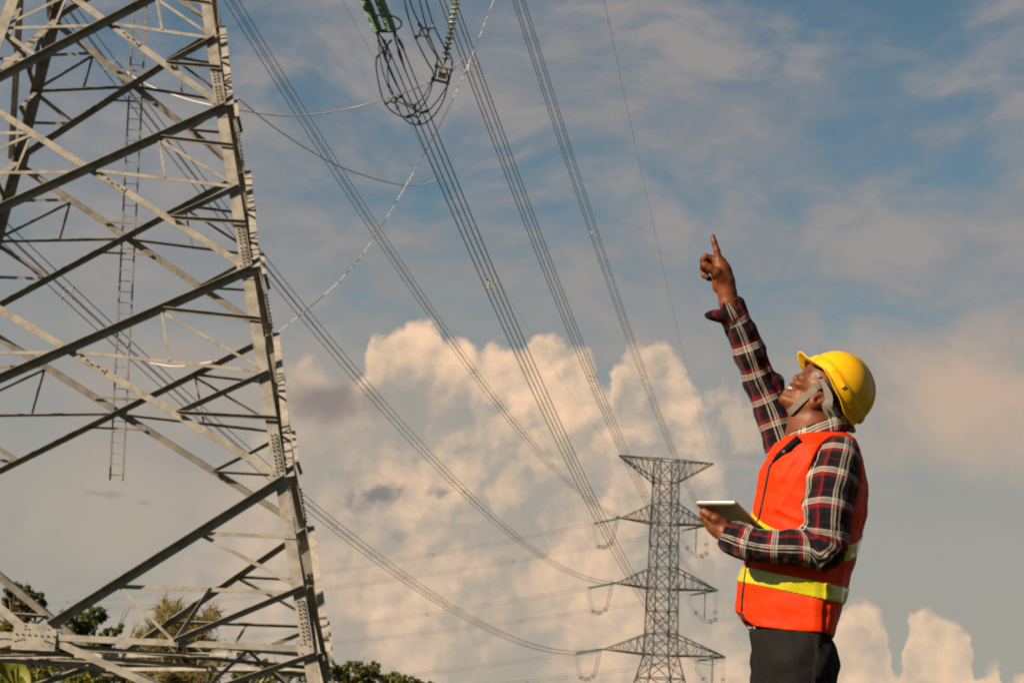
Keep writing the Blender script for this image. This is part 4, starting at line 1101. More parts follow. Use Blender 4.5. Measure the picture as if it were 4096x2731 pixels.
    for c in chain([(2866, 2118, W - .035, .012), (2842, 2112, W - .05, .011), (2828, 2096, W - .062, .009)]): U(c, .004)
    return o


def plaid_coords(V):
    """cloth coordinates (along, across) in metres, blended along the sleeve axes, or from the trunk"""
    out = np.zeros((len(V), 3)); best = np.full(len(V), 9.0); trunk = stack(ROWS, .018)(V)
    for ci, L in enumerate((R_ARM, L_ARM + L_FORE[1:])):
        acc = 0.013 * ci; D, T, A = [], [], []
        for c in chain(L):
            ba = c.b - c.a; ln = np.linalg.norm(ba); ax = ba / ln; along = (V - c.a) @ ax; t = np.clip(along, -.03, ln + .03)
            q = V - c.a - np.outer(along, ax); side = nz(np.cross(ax, (0, 1, 0))); r = np.linalg.norm(q, axis=1) + 1e-6
            D.append(c(V)); T.append(acc + t); A.append(np.arcsin(np.clip(q @ side / r, -1, 1)) * .055); acc += ln
        D, T, A = np.array(D), np.array(T), np.array(A); W = np.exp(-(D - D.min(0)) / .006); W /= W.sum(0); d = D.min(0); m = d < best
        best[m] = d[m]; out[m, 0] = (W * T).sum(0)[m]; out[m, 1] = (W * A).sum(0)[m]
    m = trunk < best - .004; out[m, 0] = V[m, 2] * .97 + V[m, 0] * .22; out[m, 1] = (V[:, 0] - V[:, 1])[m] * .8
    return out


def plaid_material():
    m = bpy.data.materials.new('plaid_flannel'); m.use_nodes = True; nt = m.node_tree; g = G(nt); b = nt.nodes['Principled BSDF']
    at = g.n('ShaderNodeAttribute'); at.attribute_name = 'cloth'; sep = g.n('ShaderNodeSeparateXYZ'); nt.links.new(at.outputs['Vector'], sep.inputs[0])
    P = g.n('ShaderNodeTexCoord').outputs['Object']
    wob = g.mul(g.sub(g.noise(P, 9, 3, .5), .5), .012)

    def ramp(x, stops):
        k = g.n('ShaderNodeValToRGB'); k.color_ramp.interpolation = 'CONSTANT'; e = k.color_ramp.elements
        e[0].position = 0; e[0].color = (*stops[0][1], 1); e[1].position = stops[1][0]; e[1].color = (*stops[1][1], 1)
        for p, c in stops[2:]: q = e.new(p); q.color = (*c, 1)
        nt.links.new(g.m('FRACT', x), k.inputs[0]); return k.outputs[0]
    W, K, Rd, Nv, Mr = (.35, .315, .27), (.003, .0026, .0034), (.16, .006, .0115), (.006, .006, .0125), (.035, .0034, .0065)
    t = ramp(g.mul(g.add(sep.outputs[0], wob), 1 / .086), [(0, W), (.06, K), (.085, W), (.13, K), (.155, W), (.21, Rd), (.36, Nv), (.50, K), (.72, Mr), (.78, K), (.88, Nv)])
    u = ramp(g.mul(g.add(sep.outputs[1], g.mul(wob, .6)), 1 / .086), [(0, W), (.05, K), (.075, W), (.13, Nv), (.21, W), (.26, K), (.48, Mr), (.60, Rd), (.68, K), (.86, Nv)])
    tw = g.n('ShaderNodeTexWave'); tw.wave_type = 'BANDS'; tw.bands_direction = 'DIAGONAL'; tw.inputs['Scale'].default_value = 260; tw.inputs['Distortion'].default_value = 2.0
    nt.links.new(at.outputs['Vector'], tw.inputs['Vector'])
    c = g.mix(g.lin(tw.outputs['Fac'], 0, 1, .30, .70), t, u)
    g.put(b.inputs['Base Color'], c); b.inputs['Roughness'].default_value = .95; b.inputs['Specular IOR Level'].default_value = .08; b.inputs['Sheen Weight'].default_value = .06
    bn = g.n('ShaderNodeBump'); bn.inputs['Strength'].default_value = .5; bn.inputs['Distance'].default_value = .004
    nt.links.new(g.add(g.noise(P, 35, 4, .6), g.mul(tw.outputs['Fac'], .15)), bn.inputs['Height']); nt.links.new(bn.outputs[0], b.inputs['Normal'])
    return m


def skin_material():
    m = bpy.data.materials.new('skin'); m.use_nodes = True; nt = m.node_tree; g = G(nt); b = nt.nodes['Principled BSDF']
    P = g.n('ShaderNodeTexCoord').outputs['Object']; at = g.n('ShaderNodeAttribute'); at.attribute_name = 'tint'; sep = g.n('ShaderNodeSeparateXYZ'); nt.links.new(at.outputs['Vector'], sep.inputs[0])
    c = g.mix(g.ss(g.noise(P, 18, 6, .6), .35, .7), (.112, .0315, .0096, 1), (.083, .0215, .0066, 1))
    c = g.mix(g.mul(sep.outputs[0], .8), c, (.18, .08, .05, 1))           # pale palms and nails
    c = g.mix(g.mul(sep.outputs[1], .8), c, (.045, .014, .011, 1))         # lips
    c = g.mix(sep.outputs[2], c, (.010, .008, .008, 1))                     # brows, lashes, stubble
    g.put(b.inputs['Base Color'], c); g.put(b.inputs['Roughness'], g.lin(g.noise(P, 60, 4, .6), .3, .7, .42, .60)); b.inputs['Specular IOR Level'].default_value = .22
    b.inputs['Subsurface Weight'].default_value = .08; b.inputs['Subsurface Radius'].default_value = (.012, .004, .002); b.inputs['Subsurface Scale'].default_value = 1.0
    bn = g.n('ShaderNodeBump'); bn.inputs['Strength'].default_value = .25; bn.inputs['Distance'].default_value = .0015
    nt.links.new(g.noise(P, 420, 3, .6), bn.inputs['Height']); nt.links.new(bn.outputs[0], b.inputs['Normal'])
    return m


def blob_mask(V, px, py, w, r, soft=.5):
    c = PP(px, py, w); d = np.linalg.norm(V - c, axis=1); return np.clip((r - d) / (r * soft), 0, 1)


base_p = PP(3185, 2640); person = thing('person', 'worker in yellow helmet, orange vest and plaid shirt pointing up, holding a tablet', 'person', (base_p[0], YM, 0))
ops = skin_ops()
V, Q = sdf_mesh(ops, (PP(2780, 2000)[0], YM - .30, .0), (PP(3440, 2000)[0], YM + .25, PP(2850, 915)[2]), .0033)
tint = np.zeros((len(V), 3))
for a in ((2806, 1055, -.036, .012), (2801, 1072, -.06, .010), (2826, 1110, -.07, .010), (2815, 2043, .14, .011)): tint[:, 0] = np.maximum(tint[:, 0], blob_mask(V, *a) * .7)
for x, y, w in ((3166, 1541, 0), (3172, 1547, .012), (3146, 1566, 0), (3156, 1569, .012)): tint[:, 1] = np.maximum(tint[:, 1], blob_mask(V, x, y, w, .012))
for k in np.linspace(0, 1, 8): tint[:, 2] = np.maximum(tint[:, 2], blob_mask(V, 3232 + 14 * k, 1474 + 16 * k, .012 + .034 * k, .010) * .8)
for k in np.linspace(0, 1, 5): tint[:, 2] = np.maximum(tint[:, 2], blob_mask(V, 3214 + 12 * k, 1503 + 5 * k, .030 + .012 * k, .0052) * .9)
np_mesh('body', V, Q, skin_material(), person, attrs={'tint': ('FLOAT_VECTOR', tint)})
TEETH = mat('teeth', (.36, .32, .26), .3)
mb = MB(); mb.tube([PP(3172, 1556, .020), PP(3159, 1550, .008), PP(3157, 1549, -.008), PP(3170, 1556, -.020)], [.0025, .0038, .0038, .0025], 8); mb.build('teeth', TEETH, person, True)
# short hair at temple and nape
HAIR = mat('black_hair', (.010, .008, .007), .7, bump=.6, bscale=400)
hv, hq = sdf_mesh([('u', Ell(PP(3330, 1556), (.092, .079, .098), (EX * .8 + EY * .59, EW, -EX * .59 + EY * .8)), 0), ('u', Cap(PP(3262, 1562, .067), PP(3252, 1580, .066), .012, .006), .008), ('u', Cap(PP(3340, 1620, .0), PP(3330, 1670, 0), .058, .050), .02),
                   ('s', Cap(PP(3210, 1520), PP(3222, 1590), .090, .090), .01), ('s', Cap(PP(3240, 1640), PP(3240, 1740), .07, .07), .01)], PP(3180, 1720, .12) - np.array([.02, .02, .02]), PP(3470, 1420, -.12) + .02, .004)
np_mesh('hair', hv, hq, HAIR, person)

# ---- shirt
PLAID = plaid_material()
sh = []
for L, k in ((R_ARM, .02), (L_ARM, .02), (L_FORE, .025)):
    for c in chain(L): sh.append(('u', c, k))
sh.append(('u', Ell(PP(3108, 1535, -.125), (.026, .03, .034)), .02))                     # bunched cloth above the raised elbow
sh.append(('u', Ell(PP(3303, 2222, .215), (.040, .036, .030)), .02)); sh.append(('u', stack(ROWS[:12], .032), .02))
# unbuttoned cuff of the raised arm
sh.append(('u', Cap(PP(2938, 1262, -.075), PP(2926, 1222, -.07), .044, .041), .01))
sh.append(('u', Cap(PP(2948, 1250, -.06), PP(2942, 1196, -.055), .022, .010), .02))
sh.append(('u', Ell(PP(2875, 1264, -.05), (.046, .020, .017), (EX * .97 + EY * .12, EW, EY)), .02))
sh.append(('s', Cap(PP(2934, 1262, -.075), PP(2902, 1150, -.07), .0345, .050), .004))
sh.append(('s', Cap(PP(2915, 2150, .155), PP(2880, 2120, .14), .0345, .05), .004))
# folded cuff of the lower arm
sh.append(('u', Cap(PP(2952, 2160, .162), PP(2930, 2152, .157), .046, .045), .004))
sh.append(('s', Cap(PP(2925, 2150, .156), PP(2880, 2120, .14), .0345, .05), .003))
# shoulder hem and shirt tail under the vest
sh.append(('u', stack([(2400, 3010, 3300, 3235, .15, .15, 1.8), (2500, 2990, 3318, 3240, .152, .152, 1.7), (2525, 2992, 3318, 3245, .154, .154, 1.7), (2590, 3040, 3332, 3250, .162, .16, 1.8)]), .01))
def folds(P):
    d = .0035 * vnoise(P, 55, 3) + .0018 * vnoise(P, 130, 5)
    e = PP(3285, 2170, .24); w = np.exp(-((P - e) ** 2).sum(1) / .075 ** 2); d += w * .005 * np.sin((P - e) @ nz(EX * .5 + EY) * 210)
    e = PP(3060, 1500, -.10); w = np.exp(-((P - e) ** 2).sum(1) / .08 ** 2); d += w * .0045 * np.sin((P - e) @ nz(EX * .9 + EY * .55) * 190)
    e = PP(2975, 2160, .2); w = np.exp(-((P - e) ** 2).sum(1) / .05 ** 2); d += w * .004 * np.sin((P - e) @ nz(EX + EY * .4) * 260)
    return d
sh.append(('d', Fn(folds, (0, 0, 0), 99), 0))
V, Q = sdf_mesh(sh, (PP(2800, 2000)[0], YM - .32, PP(3100, 2700)[2]), (PP(3480, 2000)[0], YM + .26, PP(2900, 1150)[2]), .004)
shirt = np_mesh('shirt', V, Q, PLAID, person, attrs={'cloth': ('FLOAT_VECTOR', plaid_coords(V))})

# collar: a folded band round the neck
def collar():
    n = 48; rows = []
    ctr = PP(3262, 1736); ang = np.linspace(math.radians(-158), math.radians(158), n)        # 0 = back of the neck
    for a in ang:
        fb, sd = -math.cos(a), math.sin(a)                                                       # forwards, towards viewer
        tilt = -.004 + .030 * fb                                                                 # front sits lower
        rad_f, rad_s = .082, .084
        top = ctr - EX * rad_f * fb + EW * rad_s * sd + EY * (.024 - tilt); tip = max(0, fb - .55)
        mid = ctr - EX * (rad_f + .010) * fb + EW * (rad_s + .012) * sd + EY * (.020 - tilt)
        wing = math.exp(-((fb - .5) / .28) ** 2); low = ctr - EX * (rad_f + .016 + .010 * wing) * fb + EW * (rad_s + .036 + .012 * wing) * sd + EY * (-.026 - tilt * 1.0 - .020 * wing)
        inn = ctr - EX * (rad_f - .006) * fb + EW * (rad_s - .006) * sd + EY * (-.02 - tilt)
        rows.append((inn, top, mid, low))
    V = np.array(rows).reshape(-1, 3); F = [(i * 4 + j, i * 4 + j + 1, (i + 1) * 4 + j + 1, (i + 1) * 4 + j) for i in range(n - 1) for j in range(3)]
    o = np_mesh('collar', V, F, PLAID, shirt, attrs={'cloth': ('FLOAT_VECTOR', np.stack([(np.arange(len(V)) % 4) * .024 + .04, np.repeat(ang * .085, 4), np.zeros(len(V))], 1))})
    md = o.modifiers.new('thick', 'SOLIDIFY'); md.thickness = .003; md.offset = 0
    sb = o.modifiers.new('sub', 'SUBSURF'); sb.levels = sb.render_levels = 2
collar()

# ---- vest
ORANGE = bpy.data.materials.new('fluorescent_orange'); ORANGE.use_nodes = True
def vest_mat(m, base, dark, rough):
    nt = m.node_tree; g = G(nt); b = nt.nodes['Principled BSDF']; P = g.n('ShaderNodeTexCoord').outputs['Object']
    g.put(b.inputs['Base Color'], g.mix(g.ss(g.noise(P, 7, 5, .6), .35, .7), (*base, 1), (*dark, 1))); b.inputs['Roughness'].default_value = rough; b.inputs['Specular IOR Level'].default_value = .10
    bn = g.n('ShaderNodeBump'); bn.inputs['Strength'].default_value = .35; bn.inputs['Distance'].default_value = .006
    nt.links.new(g.add(g.noise(P, 22, 4, .55, 1.0), g.mul(g.noise(P, 900, 2), .03)), bn.inputs['Height']); nt.links.new(bn.outputs[0], b.inputs['Normal'])
    return m
vest_mat(ORANGE, (.44, .0225, .0004), (.41, .0195, .0004), .6)
VROWS = stack(ROWS, 0.0)


def march_many(pts, ops_):
    """where the sight lines of pixels meet a surface"""
    D = np.array([nz(ray(*p[:2])) for p in pts]); t = np.full(len(pts), 6.2); hit = np.zeros(len(pts), bool)
    for i in range(260):
        q = sdf_eval(ops_, CAM + D * t[:, None]); hit |= q < .0006; t = np.where(hit, t, t + np.maximum(q * .6, .0007))
    return [CAM + D[i] * t[i] if hit[i] else PP(*pts[i][:2]) for i in range(len(pts))]


arm_ax = nz(EX * 100 + EY * 320); arm_bx = nz(EX * 320 - EY * 100)
near_hole = Ell(PP(3340, 1905, .19), (.140, .074, .16), (arm_ax, arm_bx, EW))
far_hole = Cap(PP(3150, 1850, -.20), PP(3070, 1640, -.19), .085, .10)
neck_cut = Cap(PP(3258, 1770), PP(3240, 1640), .104, .14)
hem_pts = [(2940, 2440), (2958, 2456), (2976, 2482), (3010, 2511), (3072, 2524), (3148, 2535), (3252, 2545), (3330, 2555)]
HX = np.array([PP(x, y)[0] for x, y in hem_pts]); HZ = np.array([PP(x, y)[2] for x, y in hem_pts])
hem = Fn(lambda P: np.interp(P[:, 0], HX, HZ) - P[:, 2], PP(3150, 2500), 9)
def vest_folds(P):
    d = .0045 * vnoise(P, 26, 8) + .002 * vnoise(P, 60, 9)
    def crease(a, b, amp, wid):
        c = Cap(PP(*a), PP(*b), 0, 0); return amp * np.exp(-(c(P) / wid) ** 2)
    d += crease((3075, 2035, .13), (3190, 1850, .17), .007, .013); d -= crease((3105, 2035, .13), (3215, 1870, .17), .006, .016)
    d += crease((3090, 2050, .14), (3210, 2110, .19), .007, .012); d -= crease((3090, 2030, .14), (3210, 2085, .19), .005, .012)
    d += crease((3100, 2060, .14), (3105, 2140, .14), .006, .010); d += crease((3090, 2425, .14), (3140, 2500, .16), .004, .012); d += crease((3020, 2400, .1), (3060, 2480, .12), .004, .012)
    d -= crease((3262, 2330, .185), (3250, 2550, .185), .0025, .012); d += crease((3300, 2390, .17), (3290, 2540, .17), .006, .016); d += crease((3440, 1900, .10), (3440, 2120, .10), .005, .02)
    d -= crease((3390, 2000, .14), (3360, 2420, .13), .005, .02); d += crease((3120, 1830, .14), (3230, 1780, .14), .003, .012)
    return d
inner = stack(ROWS, .012)
vp = march_many([(3200, 1757), (3158, 1788), (3114, 1822), (3080, 1866)], [('u', VROWS, 0)]); vee = [Cap(vp[0], vp[1], .020, .015), Cap(vp[1], vp[2], .015, .010), Cap(vp[2], vp[3], .010, .004)]
vops = [('u', VROWS, 0), ('d', Fn(vest_folds, (0, 0, 0), 99), 0), ('s', near_hole, .010), ('s', far_hole, .01), ('s', neck_cut, .006)] + [('s', v, .004) for v in vee] + [('i', hem, .003)]
shell = vops + [('s', stack(ROWS[9:], .021), .003)]
lo, hi = (PP(2900, 2000)[0], YM - .23, PP(3100, 2600)[2]), (PP(3500, 2000)[0], YM + .23, PP(3200, 1690)[2])
V, Q = sdf_mesh(shell, lo, hi, .0035)
vest = np_mesh('vest', V, Q, ORANGE, person)
PLK = mat('dark_placket', (.006, .005, .006), .9, spec=.1, var=.3, scale=60)
plk = MB().tube([vp[0] - EW * .012, vp[1] - EW * .011, vp[2] - EW * .008, vp[3] - EW * .004], [.017, .0135, .009, .0035], 10).build('placket', PLK, shirt, True)
MB().lathe(vp[1] * .45 + vp[2] * .55 + EW * .004, EW, [(0, .0052), (.004, .005), (.0045, .003)], 12).build('button', mat('button_plastic', (.10, .09, .085), .3), shirt)

# reflective stripes: bands of the same surface, a little proud
YEL = bpy.data.materials.new('reflective_yellow'); YEL.use_nodes = True
def yel(m):
    nt = m.node_tree; g = G(nt); b = nt.nodes['Principled BSDF']; P = g.n('ShaderNodeTexCoord').outputs['Object']
    br = g.n('ShaderNodeTexBrick'); br.inputs['Scale'].default_value = 14; br.inputs['Mortar Size'].default_value = .012; br.offset = 0
    br.inputs['Color1'].default_value = (.30, .275, .003, 1); br.inputs['Color2'].default_value = (.33, .30, .004, 1); br.inputs['Mortar'].default_value = (.26, .22, .006, 1)
    sp = g.n('ShaderNodeSeparateXYZ'); nt.links.new(P, sp.inputs[0]); nt.links.new(g.xyz(sp.outputs[0], sp.outputs[2]), br.inputs['Vector'])
    nt.links.new(br.outputs['Color'], b.inputs['Base Color']); b.inputs['Roughness'].default_value = .25; b.inputs['Coat Weight'].default_value = .4; b.inputs['Coat Roughness'].default_value = .12
    bn = g.n('ShaderNodeBump'); bn.inputs['Strength'].default_value = .5; bn.inputs['Distance'].default_value = .004; nt.links.new(g.noise(P, 25, 3), bn.inputs['Height']); nt.links.new(bn.outputs[0], b.inputs['Normal'])
yel(YEL)


def stripe(top, bot, name='reflective_stripe'):
    def plane(a, b, c):
        A, B, Cc = march_many((a, b, c), vops); n = nz(np.cross(B - A, Cc - A)); n = n if n[2] > 0 else -n; return A, n
    At, nt_ = plane(*top); Ab, nb_ = plane(*bot)
    f = Fn(lambda P: np.maximum((P - At) @ nt_, -((P - Ab) @ nb_)), At, 9)
    o = vops[:2] + [('d', Fn(lambda P: np.full(len(P), -.0035), (0, 0, 0), 99), 0)] + vops[2:] + [('i', f, .0), ('s', inner, 0)]
    zl = min(At[2], Ab[2]) - .13; zh = max(At[2], Ab[2]) + .13
    V, Q = sdf_mesh(o, (lo[0], lo[1], zl), (hi[0], hi[1], zh), .0035); return np_mesh(name, V, Q, YEL, vest)


stripe(((3010, 2270), (3262, 2321), (3385, 2349)), ((3000, 2334), (3258, 2388), (3366, 2412)))
stripe(((3022, 2066), (3120, 2123), (3425, 2168)), ((3016, 2122), (3110, 2186), (3412, 2232)))

# black piping on every edge of the vest
PIPE = mat('black_piping', (.010, .007, .007), .85, bump=.4, bscale=300)


def piping(pts, r=.0042, dense=10):
    P = smooth_curve(np.array([(x, y, 0) for x, y in pts], float), 6 * len(pts)); W = np.array(march_many(P, vops)) + EW * .0015
    MB().tube(W, r, 6).build('piping', PIPE, vest, True)


piping([(3166, 1786), (3150, 1800), (3121, 1820), (3090, 1850), (3076, 1871), (3072, 1898), (3052, 1995), (3036, 2070), (3027, 2100), (3010, 2165), (2995, 2229), (2982, 2298), (2970, 2381), (2966, 2440)], .0045)
piping([(2962, 2448), (2970, 2458), (2984, 2480), (3010, 2506), (3072, 2519), (3148, 2530), (3252, 2540), (3318, 2549)])
piping([(3366, 1762), (3330, 1790), (3285, 1845), (3262, 1890), (3245, 1935), (3222, 1985), (3207, 2015)], .004)
piping([(3368, 1762), (3400, 1780), (3426, 1812), (3432, 1845), (3425, 1880)], .0035)

# ---- trousers and shoes
BLACK = mat('black_trousers', (.0065, .006, .006), .85, bump=.5, bscale=30, var=.3, scale=12, spec=.12)
tr = [('u', stack(HIPS, .0), 0)]
for s, x in ((1, 3205), (-1, 3150)):
    hp = PP(x, 2660, .080 * s); kn = np.array([hp[0] - .02, hp[1], .47]); an = np.array([hp[0], hp[1], .07]); tr += [('u', Cap(hp, kn, .108, .078), .03), ('u', Cap(kn, an, .078, .064), .03)]
tr.append(('d', Fn(lambda P: .006 * vnoise(P, 30, 21) + .003 * vnoise(P, 80, 22), (0, 0, 0), 99), 0))
V, Q = sdf_mesh(tr, (PP(2950, 2600)[0], YM - .24, .03), (PP(3400, 2600)[0], YM + .24, PP(3100, 2380)[2]), .006)
np_mesh('trousers', V, Q, BLACK, person)
SHOE = mat('shoe_leather', (.02, .014, .010), .5)
for s, x in ((1, 3205), (-1, 3150)):
    hp = PP(x, 2660, .080 * s); c = np.array([hp[0] - .06, hp[1], .0])
    V, Q = sdf_mesh([('u', Cap(c + (.09, 0, .055), c + (-.10, 0, .045), .05, .045), 0), ('u', Cap(c + (.06, 0, .06), c + (.06, 0, .12), .05, .048), .02), ('i', Fn(lambda P: .004 - P[:, 2], c, 9), .004)], c + (-.2, -.1, -.02), c + (.2, .1, .2), .006)
    np_mesh('shoe', V, Q, SHOE, person)

# ------------------------------------------------------------------ helmet
YHELM = bpy.data.materials.new('yellow_shell'); YHELM.use_nodes = True
def hm(m):
    nt = m.node_tree; g = G(nt); b = nt.nodes['Principled BSDF']; P = g.n('ShaderNodeTexCoord').outputs['Object']
    g.put(b.inputs['Base Color'], g.mix(g.ss(g.noise(P, 24, 8, .75), .52, .75), (.53, .285, .0004, 1), (.44, .23, .002, 1))); g.put(b.inputs['Roughness'], g.lin(g.noise(P, 60, 4, .6), .3, .7, .32, .46)); b.inputs['Specular IOR Level'].default_value = .32
hm(YHELM)
HF = nz(-EX * .59 + EY * .80); HU = nz(EX * .80 + EY * .59); HC = PP(3318, 1570, 0.0)
helmet = thing('safety_helmet', 'yellow hard hat with brim and grey chin strap, worn tilted back by the worker', 'helmet', HC)
AF, AB, AS, AH = .112, .118, .103, .131


def helm_pt(th, s):
    """s 0..1 crown to rim, 1..1.35 rim and brim"""
    cf, sf = math.cos(th), math.sin(th); af = AF if cf > 0 else AB
    psi = min(s, 1.0) * math.pi / 2; e = 2 / 2.35
    rr = math.sin(psi) ** e; zz = AH * math.cos(psi) ** e if s < 1 else 0.0
    f, q = af * cf * rr, AS * sf * rr
    band = 1 / (1 + math.exp((zz - .036) / .0016))                       # proud lower band
    rad = nz([cf, sf]); f += rad[0] * .005 * band; q += rad[1] * .005 * band
    if abs(q) < .05 and zz > .02:                                          # raised middle ridge
        b = 1 / (1 + math.exp((abs(q) - .026) / .0022)); b *= 1 / (1 + math.exp((f - .045) / .006)); zz += .007 * b * zz / AH; f += .008 * b * f / AB
    wave = np.interp(cf, [-1, -.85, -.6, -.3, 0, .2, .5, .72, .85, 1], [-.002, -.010, -.014, -.003, .002, .008, .011, .002, -.004, .001])
    if s > .8: zz += wave * min(1, (s - .8) / .2)
    if s > 1:
        k = (s - 1) / .35; ext = (.007 + .030 * max(0, cf) ** 1.6 + .012 * max(0, -cf) ** 3); f += rad[0] * ext * k; q += rad[1] * ext * k * (.8 if cf > 0 else 1)
        zz -= k * (.006 - .004 * max(0, cf)) + .000
    return HC + HF * f + EW * q + HU * zz


NTH, ss_ = 96, np.concatenate([np.linspace(0.02, .78, 26), np.linspace(.80, 1.0, 12), np.linspace(1.05, 1.35, 6)])
V = [helm_pt(0, 0)] + [helm_pt(2 * math.pi * i / NTH, s) for s in ss_ for i in range(NTH)]
F4 = [(1 + j * NTH + i, 1 + (j + 1) * NTH + i, 1 + (j + 1) * NTH + (i + 1) % NTH, 1 + j * NTH + (i + 1) % NTH) for j in range(len(ss_) - 1) for i in range(NTH)]
F3 = [(0, 1 + i, 1 + (i + 1) % NTH) for i in range(NTH)]
shell_o = mesh_obj('shell', V, F4 + F3, YHELM, helmet, True); md = shell_o.modifiers.new('thick', 'SOLIDIFY'); md.thickness = .003; md.offset = -1


def helm_side(px, py):
    """point of the near side of the shell seen at a pixel"""
    rel = np.array([px - 3318, 1570 - py]) * SC; f = rel @ np.array([-.59, .80]); u = rel @ np.array([.80, .59]); af = AF if f > 0 else AB
    n = max(0, 1 - min(1, (abs(f) / af) ** 2 + (max(u, 0) / AH) ** 2.35)); q = AS * n ** .5
    P = HC + HF * f + HU * u + EW * (q + .005); N = nz(HF * f / af ** 2 + HU * max(u, 0) / AH ** 2 + EW * q / AS ** 2); return P, N


def boss(quad, th, name):
    ring0, ring1 = [], []
    for x, y in quad: P, N = helm_side(x, y); ring0.append(P - N * .01); ring1.append(P + N * th)
    c = sum(ring1) / 4; ring1 = [p + (c - p) * .08 for p in ring1]; V = ring0 + ring1
    o = mesh_obj(name, V, [(4, 5, 6, 7)] + [(i, (i + 1) % 4, 4 + (i + 1) % 4, 4 + i) for i in range(4)], YHELM, helmet); b = o.modifiers.new('bevel', 'BEVEL'); b.width = .002; b.segments = 2


z2 = lambda x, y: (3080 + x * .2551, 1380 + y * .2551)
boss([z2(868, 492), z2(1045, 790), z2(1112, 748), z2(940, 448)], .006, 'slot_cover')
boss([z2(615, 230), z2(648, 322), z2(752, 275), z2(732, 182)], .006, 'slot_cover')
boss([z2(1140, 1055), z2(1250, 1150), z2(1270, 1120), z2(1180, 1030)], .004, 'slot_cover')

STRAP = mat('grey_webbing', (.155, .135, .106), .85, var=.15, scale=60, bump=.08, bscale=500)
PLAST = mat('grey_plastic', (.14, .124, .112), .5, var=.1, scale=30)
DARK = mat('black_plastic', (.012, .012, .012), .5)


def ribbon(name, a, b, th, m, n=24):
    """strip between two edge polylines of (x, y, w)"""
    A = smooth_curve([PP(*p) for p in a], n); B = smooth_curve([PP(*p) for p in b], n); T = np.gradient((A + B) / 2, axis=0); N = np.cross(T, B - A); N /= np.linalg.norm(N, axis=1)[:, None]
    if N[n // 4] @ EW < 0: N = -N
    V = np.concatenate([A + N * th / 2, B + N * th / 2, B - N * th / 2, A - N * th / 2]); F = []
    for i in range(n - 1):
        for k in range(4): F.append((k * n + i, k * n + i + 1, ((k + 1) % 4) * n + i + 1, ((k + 1) % 4) * n + i))
    F += [(0, n, 2 * n, 3 * n), (n - 1, 4 * n - 1, 3 * n - 1, 2 * n - 1)]
    return mesh_obj(name, V, F, m, helmet)


ribbon('chin_strap', [(*z2(690, 605), .074), (*z2(560, 735), .066), (*z2(430, 862), .056), (*z2(285, 1000), .036), (*z2(262, 1020), .0), (*z2(300, 1000), -.045), (*z2(560, 735), -.08)],
       [(*z2(775, 690), .076), (*z2(640, 810), .068), (*z2(500, 935), .058), (*z2(345, 1088), .034), (*z2(322, 1100), .0), (*z2(360, 1080), -.045), (*z2(640, 810), -.08)], .003, STRAP, 40)
ribbon('buckle', [(*z2(678, 600), .083), (*z2(770, 605), .084)], [(*z2(715, 660), .084), (*z2(778, 700), .084)], .004, PLAST, 6)
ribbon('harness', [(*z2(760, 540), .086), (*z2(830, 690), .088), (*z2(855, 850), .088), (*z2(815, 975), .086), (*z2(950, 1220), .070), (*z2(1060, 1330), .040), (*z2(1100, 1360), -.01)],
       [(*z2(830, 520), .088), (*z2(930, 680), .091), (*z2(985, 820), .092), (*z2(985, 970), .090), (*z2(1080, 1170), .072), (*z2(1170, 1290), .040), (*z2(1200, 1320), -.01)], .003, PLAST, 30)
ribbon('sweat_band', [(*z2(690, 440), .074), (*z2(745, 520), .080)], [(*z2(740, 430), .078), (*z2(800, 500), .086)], .004, DARK, 6)
for i in range(7):
    x, y = z2(905 + 20 * i, 1024 + 42 * i); c = PP(x, y, .0885 - .003 * i - .0009 * i * i); MB().lathe(c - EW * .003, EW, [(0, .0026), (.0052, .0026)], 10).build('adjustment_hole', DARK, helmet)
ribbon('adjustment_slot', [(*z2(950, 965), .0915), (*z2(1040, 1120), .082), (*z2(1110, 1210), .064)], [(*z2(985, 965), .0925), (*z2(1080, 1110), .083), (*z2(1150, 1200), .065)], .003, DARK, 10)
MB().tube([PP(*z2(1130, 1230), .045), PP(*z2(1180, 1270), .02), PP(*z2(1190, 1280), -.03)], .012, 10).build('ratchet', DARK, helmet, True)

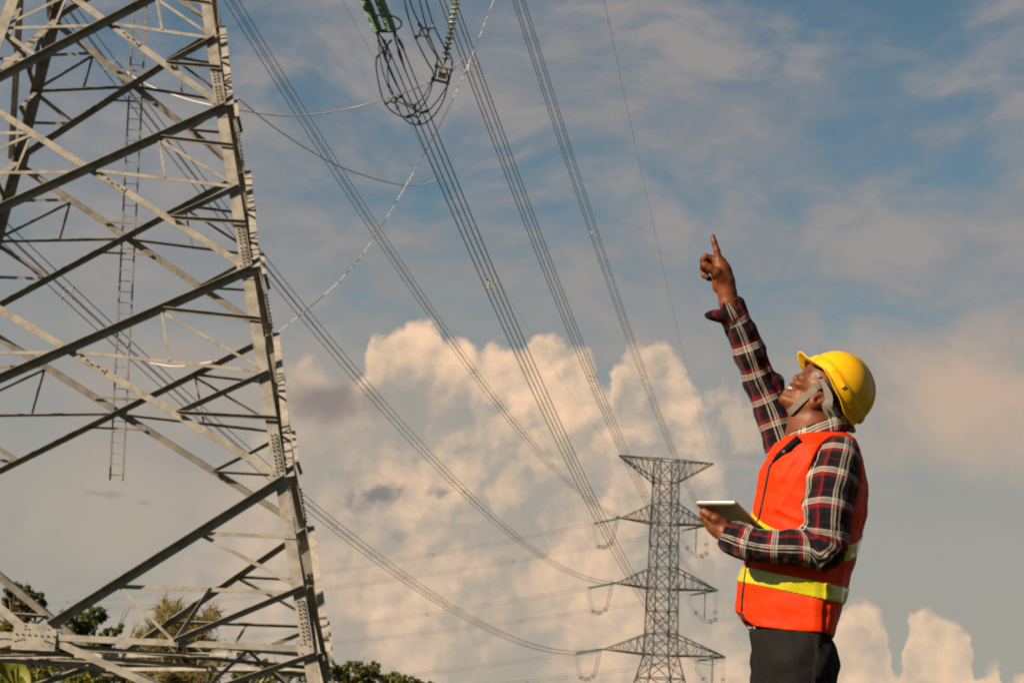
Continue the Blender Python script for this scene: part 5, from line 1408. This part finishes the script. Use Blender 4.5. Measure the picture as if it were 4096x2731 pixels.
# ------------------------------------------------------------------ tablet
ALU = mat('brushed_aluminium', (.30, .28, .26), .40, .30, .08, 30)
SCREEN = mat('screen_glass', (.015, .015, .018), .08)
tA, tB, tC = PP(2779, 2004, .125), PP(2945, 2004, .205), PP(3080, 2131, .045)
ta = nz(tB - tA); tb = nz((tC - tB) - ta * ((tC - tB) @ ta)); tn = np.cross(ta, tb); tn = tn if tn[2] > 0 else -tn     # tn: screen side
La, Lb = np.linalg.norm(tB - tA), np.linalg.norm(tC - tB); tc_ = tA + ta * La / 2 + tb * Lb / 2
tab = thing('tablet', 'silver tablet computer held flat in the worker\'s lower hand', 'tablet', tc_)


def rrect(hx, hy, r, n=6):
    o = []
    for cx_, cy_, a0 in ((hx - r, hy - r, 0), (-hx + r, hy - r, 90), (-hx + r, -hy + r, 180), (hx - r, -hy + r, 270)):
        for i in range(n + 1): a = math.radians(a0 + 90 * i / n); o.append((cx_ + r * math.cos(a), cy_ + r * math.sin(a)))
    return o


rings = []
for inset, dz in ((.012, -.0095), (.005, -.0085), (.0015, -.0062), (0, -.003), (0, 0)): rings.append([tc_ + ta * x + tb * y + tn * dz for x, y in rrect(La / 2 - inset, Lb / 2 - inset, .010)])
k = len(rings[0]); V = [v for r in rings for v in r]; F = [(j * k + i, j * k + (i + 1) % k, (j + 1) * k + (i + 1) % k, (j + 1) * k + i) for j in range(4) for i in range(k)] + [tuple(range(k))[::-1], tuple(range(4 * k, 5 * k))]
if np.dot(np.cross(ta, tb), tn) < 0: F = [f[::-1] for f in F]
mesh_obj('back_shell', V, F, ALU, tab, True).modifiers.new('e', 'EDGE_SPLIT').split_angle = math.radians(40)
MB().box(tc_ + tn * .0012, ta * (La / 2 - .003), tb * (Lb / 2 - .003), tn * .0008).build('screen', SCREEN, tab)
for u_, v_, l in ((.46, .10, .010), (.46, .28, .006), (.40, .36, .004)): MB().box(tc_ + ta * La * u_ + tb * Lb * v_ - tn * .0093, tb * l, ta * .003, tn * .0008).build('button', DARK, tab)
# ------------------------------------------------------------------ render settings
cy = scene.cycles
cy.use_adaptive_sampling = True; cy.adaptive_threshold = 0.012; cy.adaptive_min_samples = 48
cy.filter_width = 1.9; cy.use_denoising = True; cy.max_bounces = 6; cy.diffuse_bounces = 3; cy.glossy_bounces = 3; cy.transmission_bounces = 5
cy.caustics_reflective = False; cy.caustics_refractive = False; cy.sample_clamp_indirect = 4.0
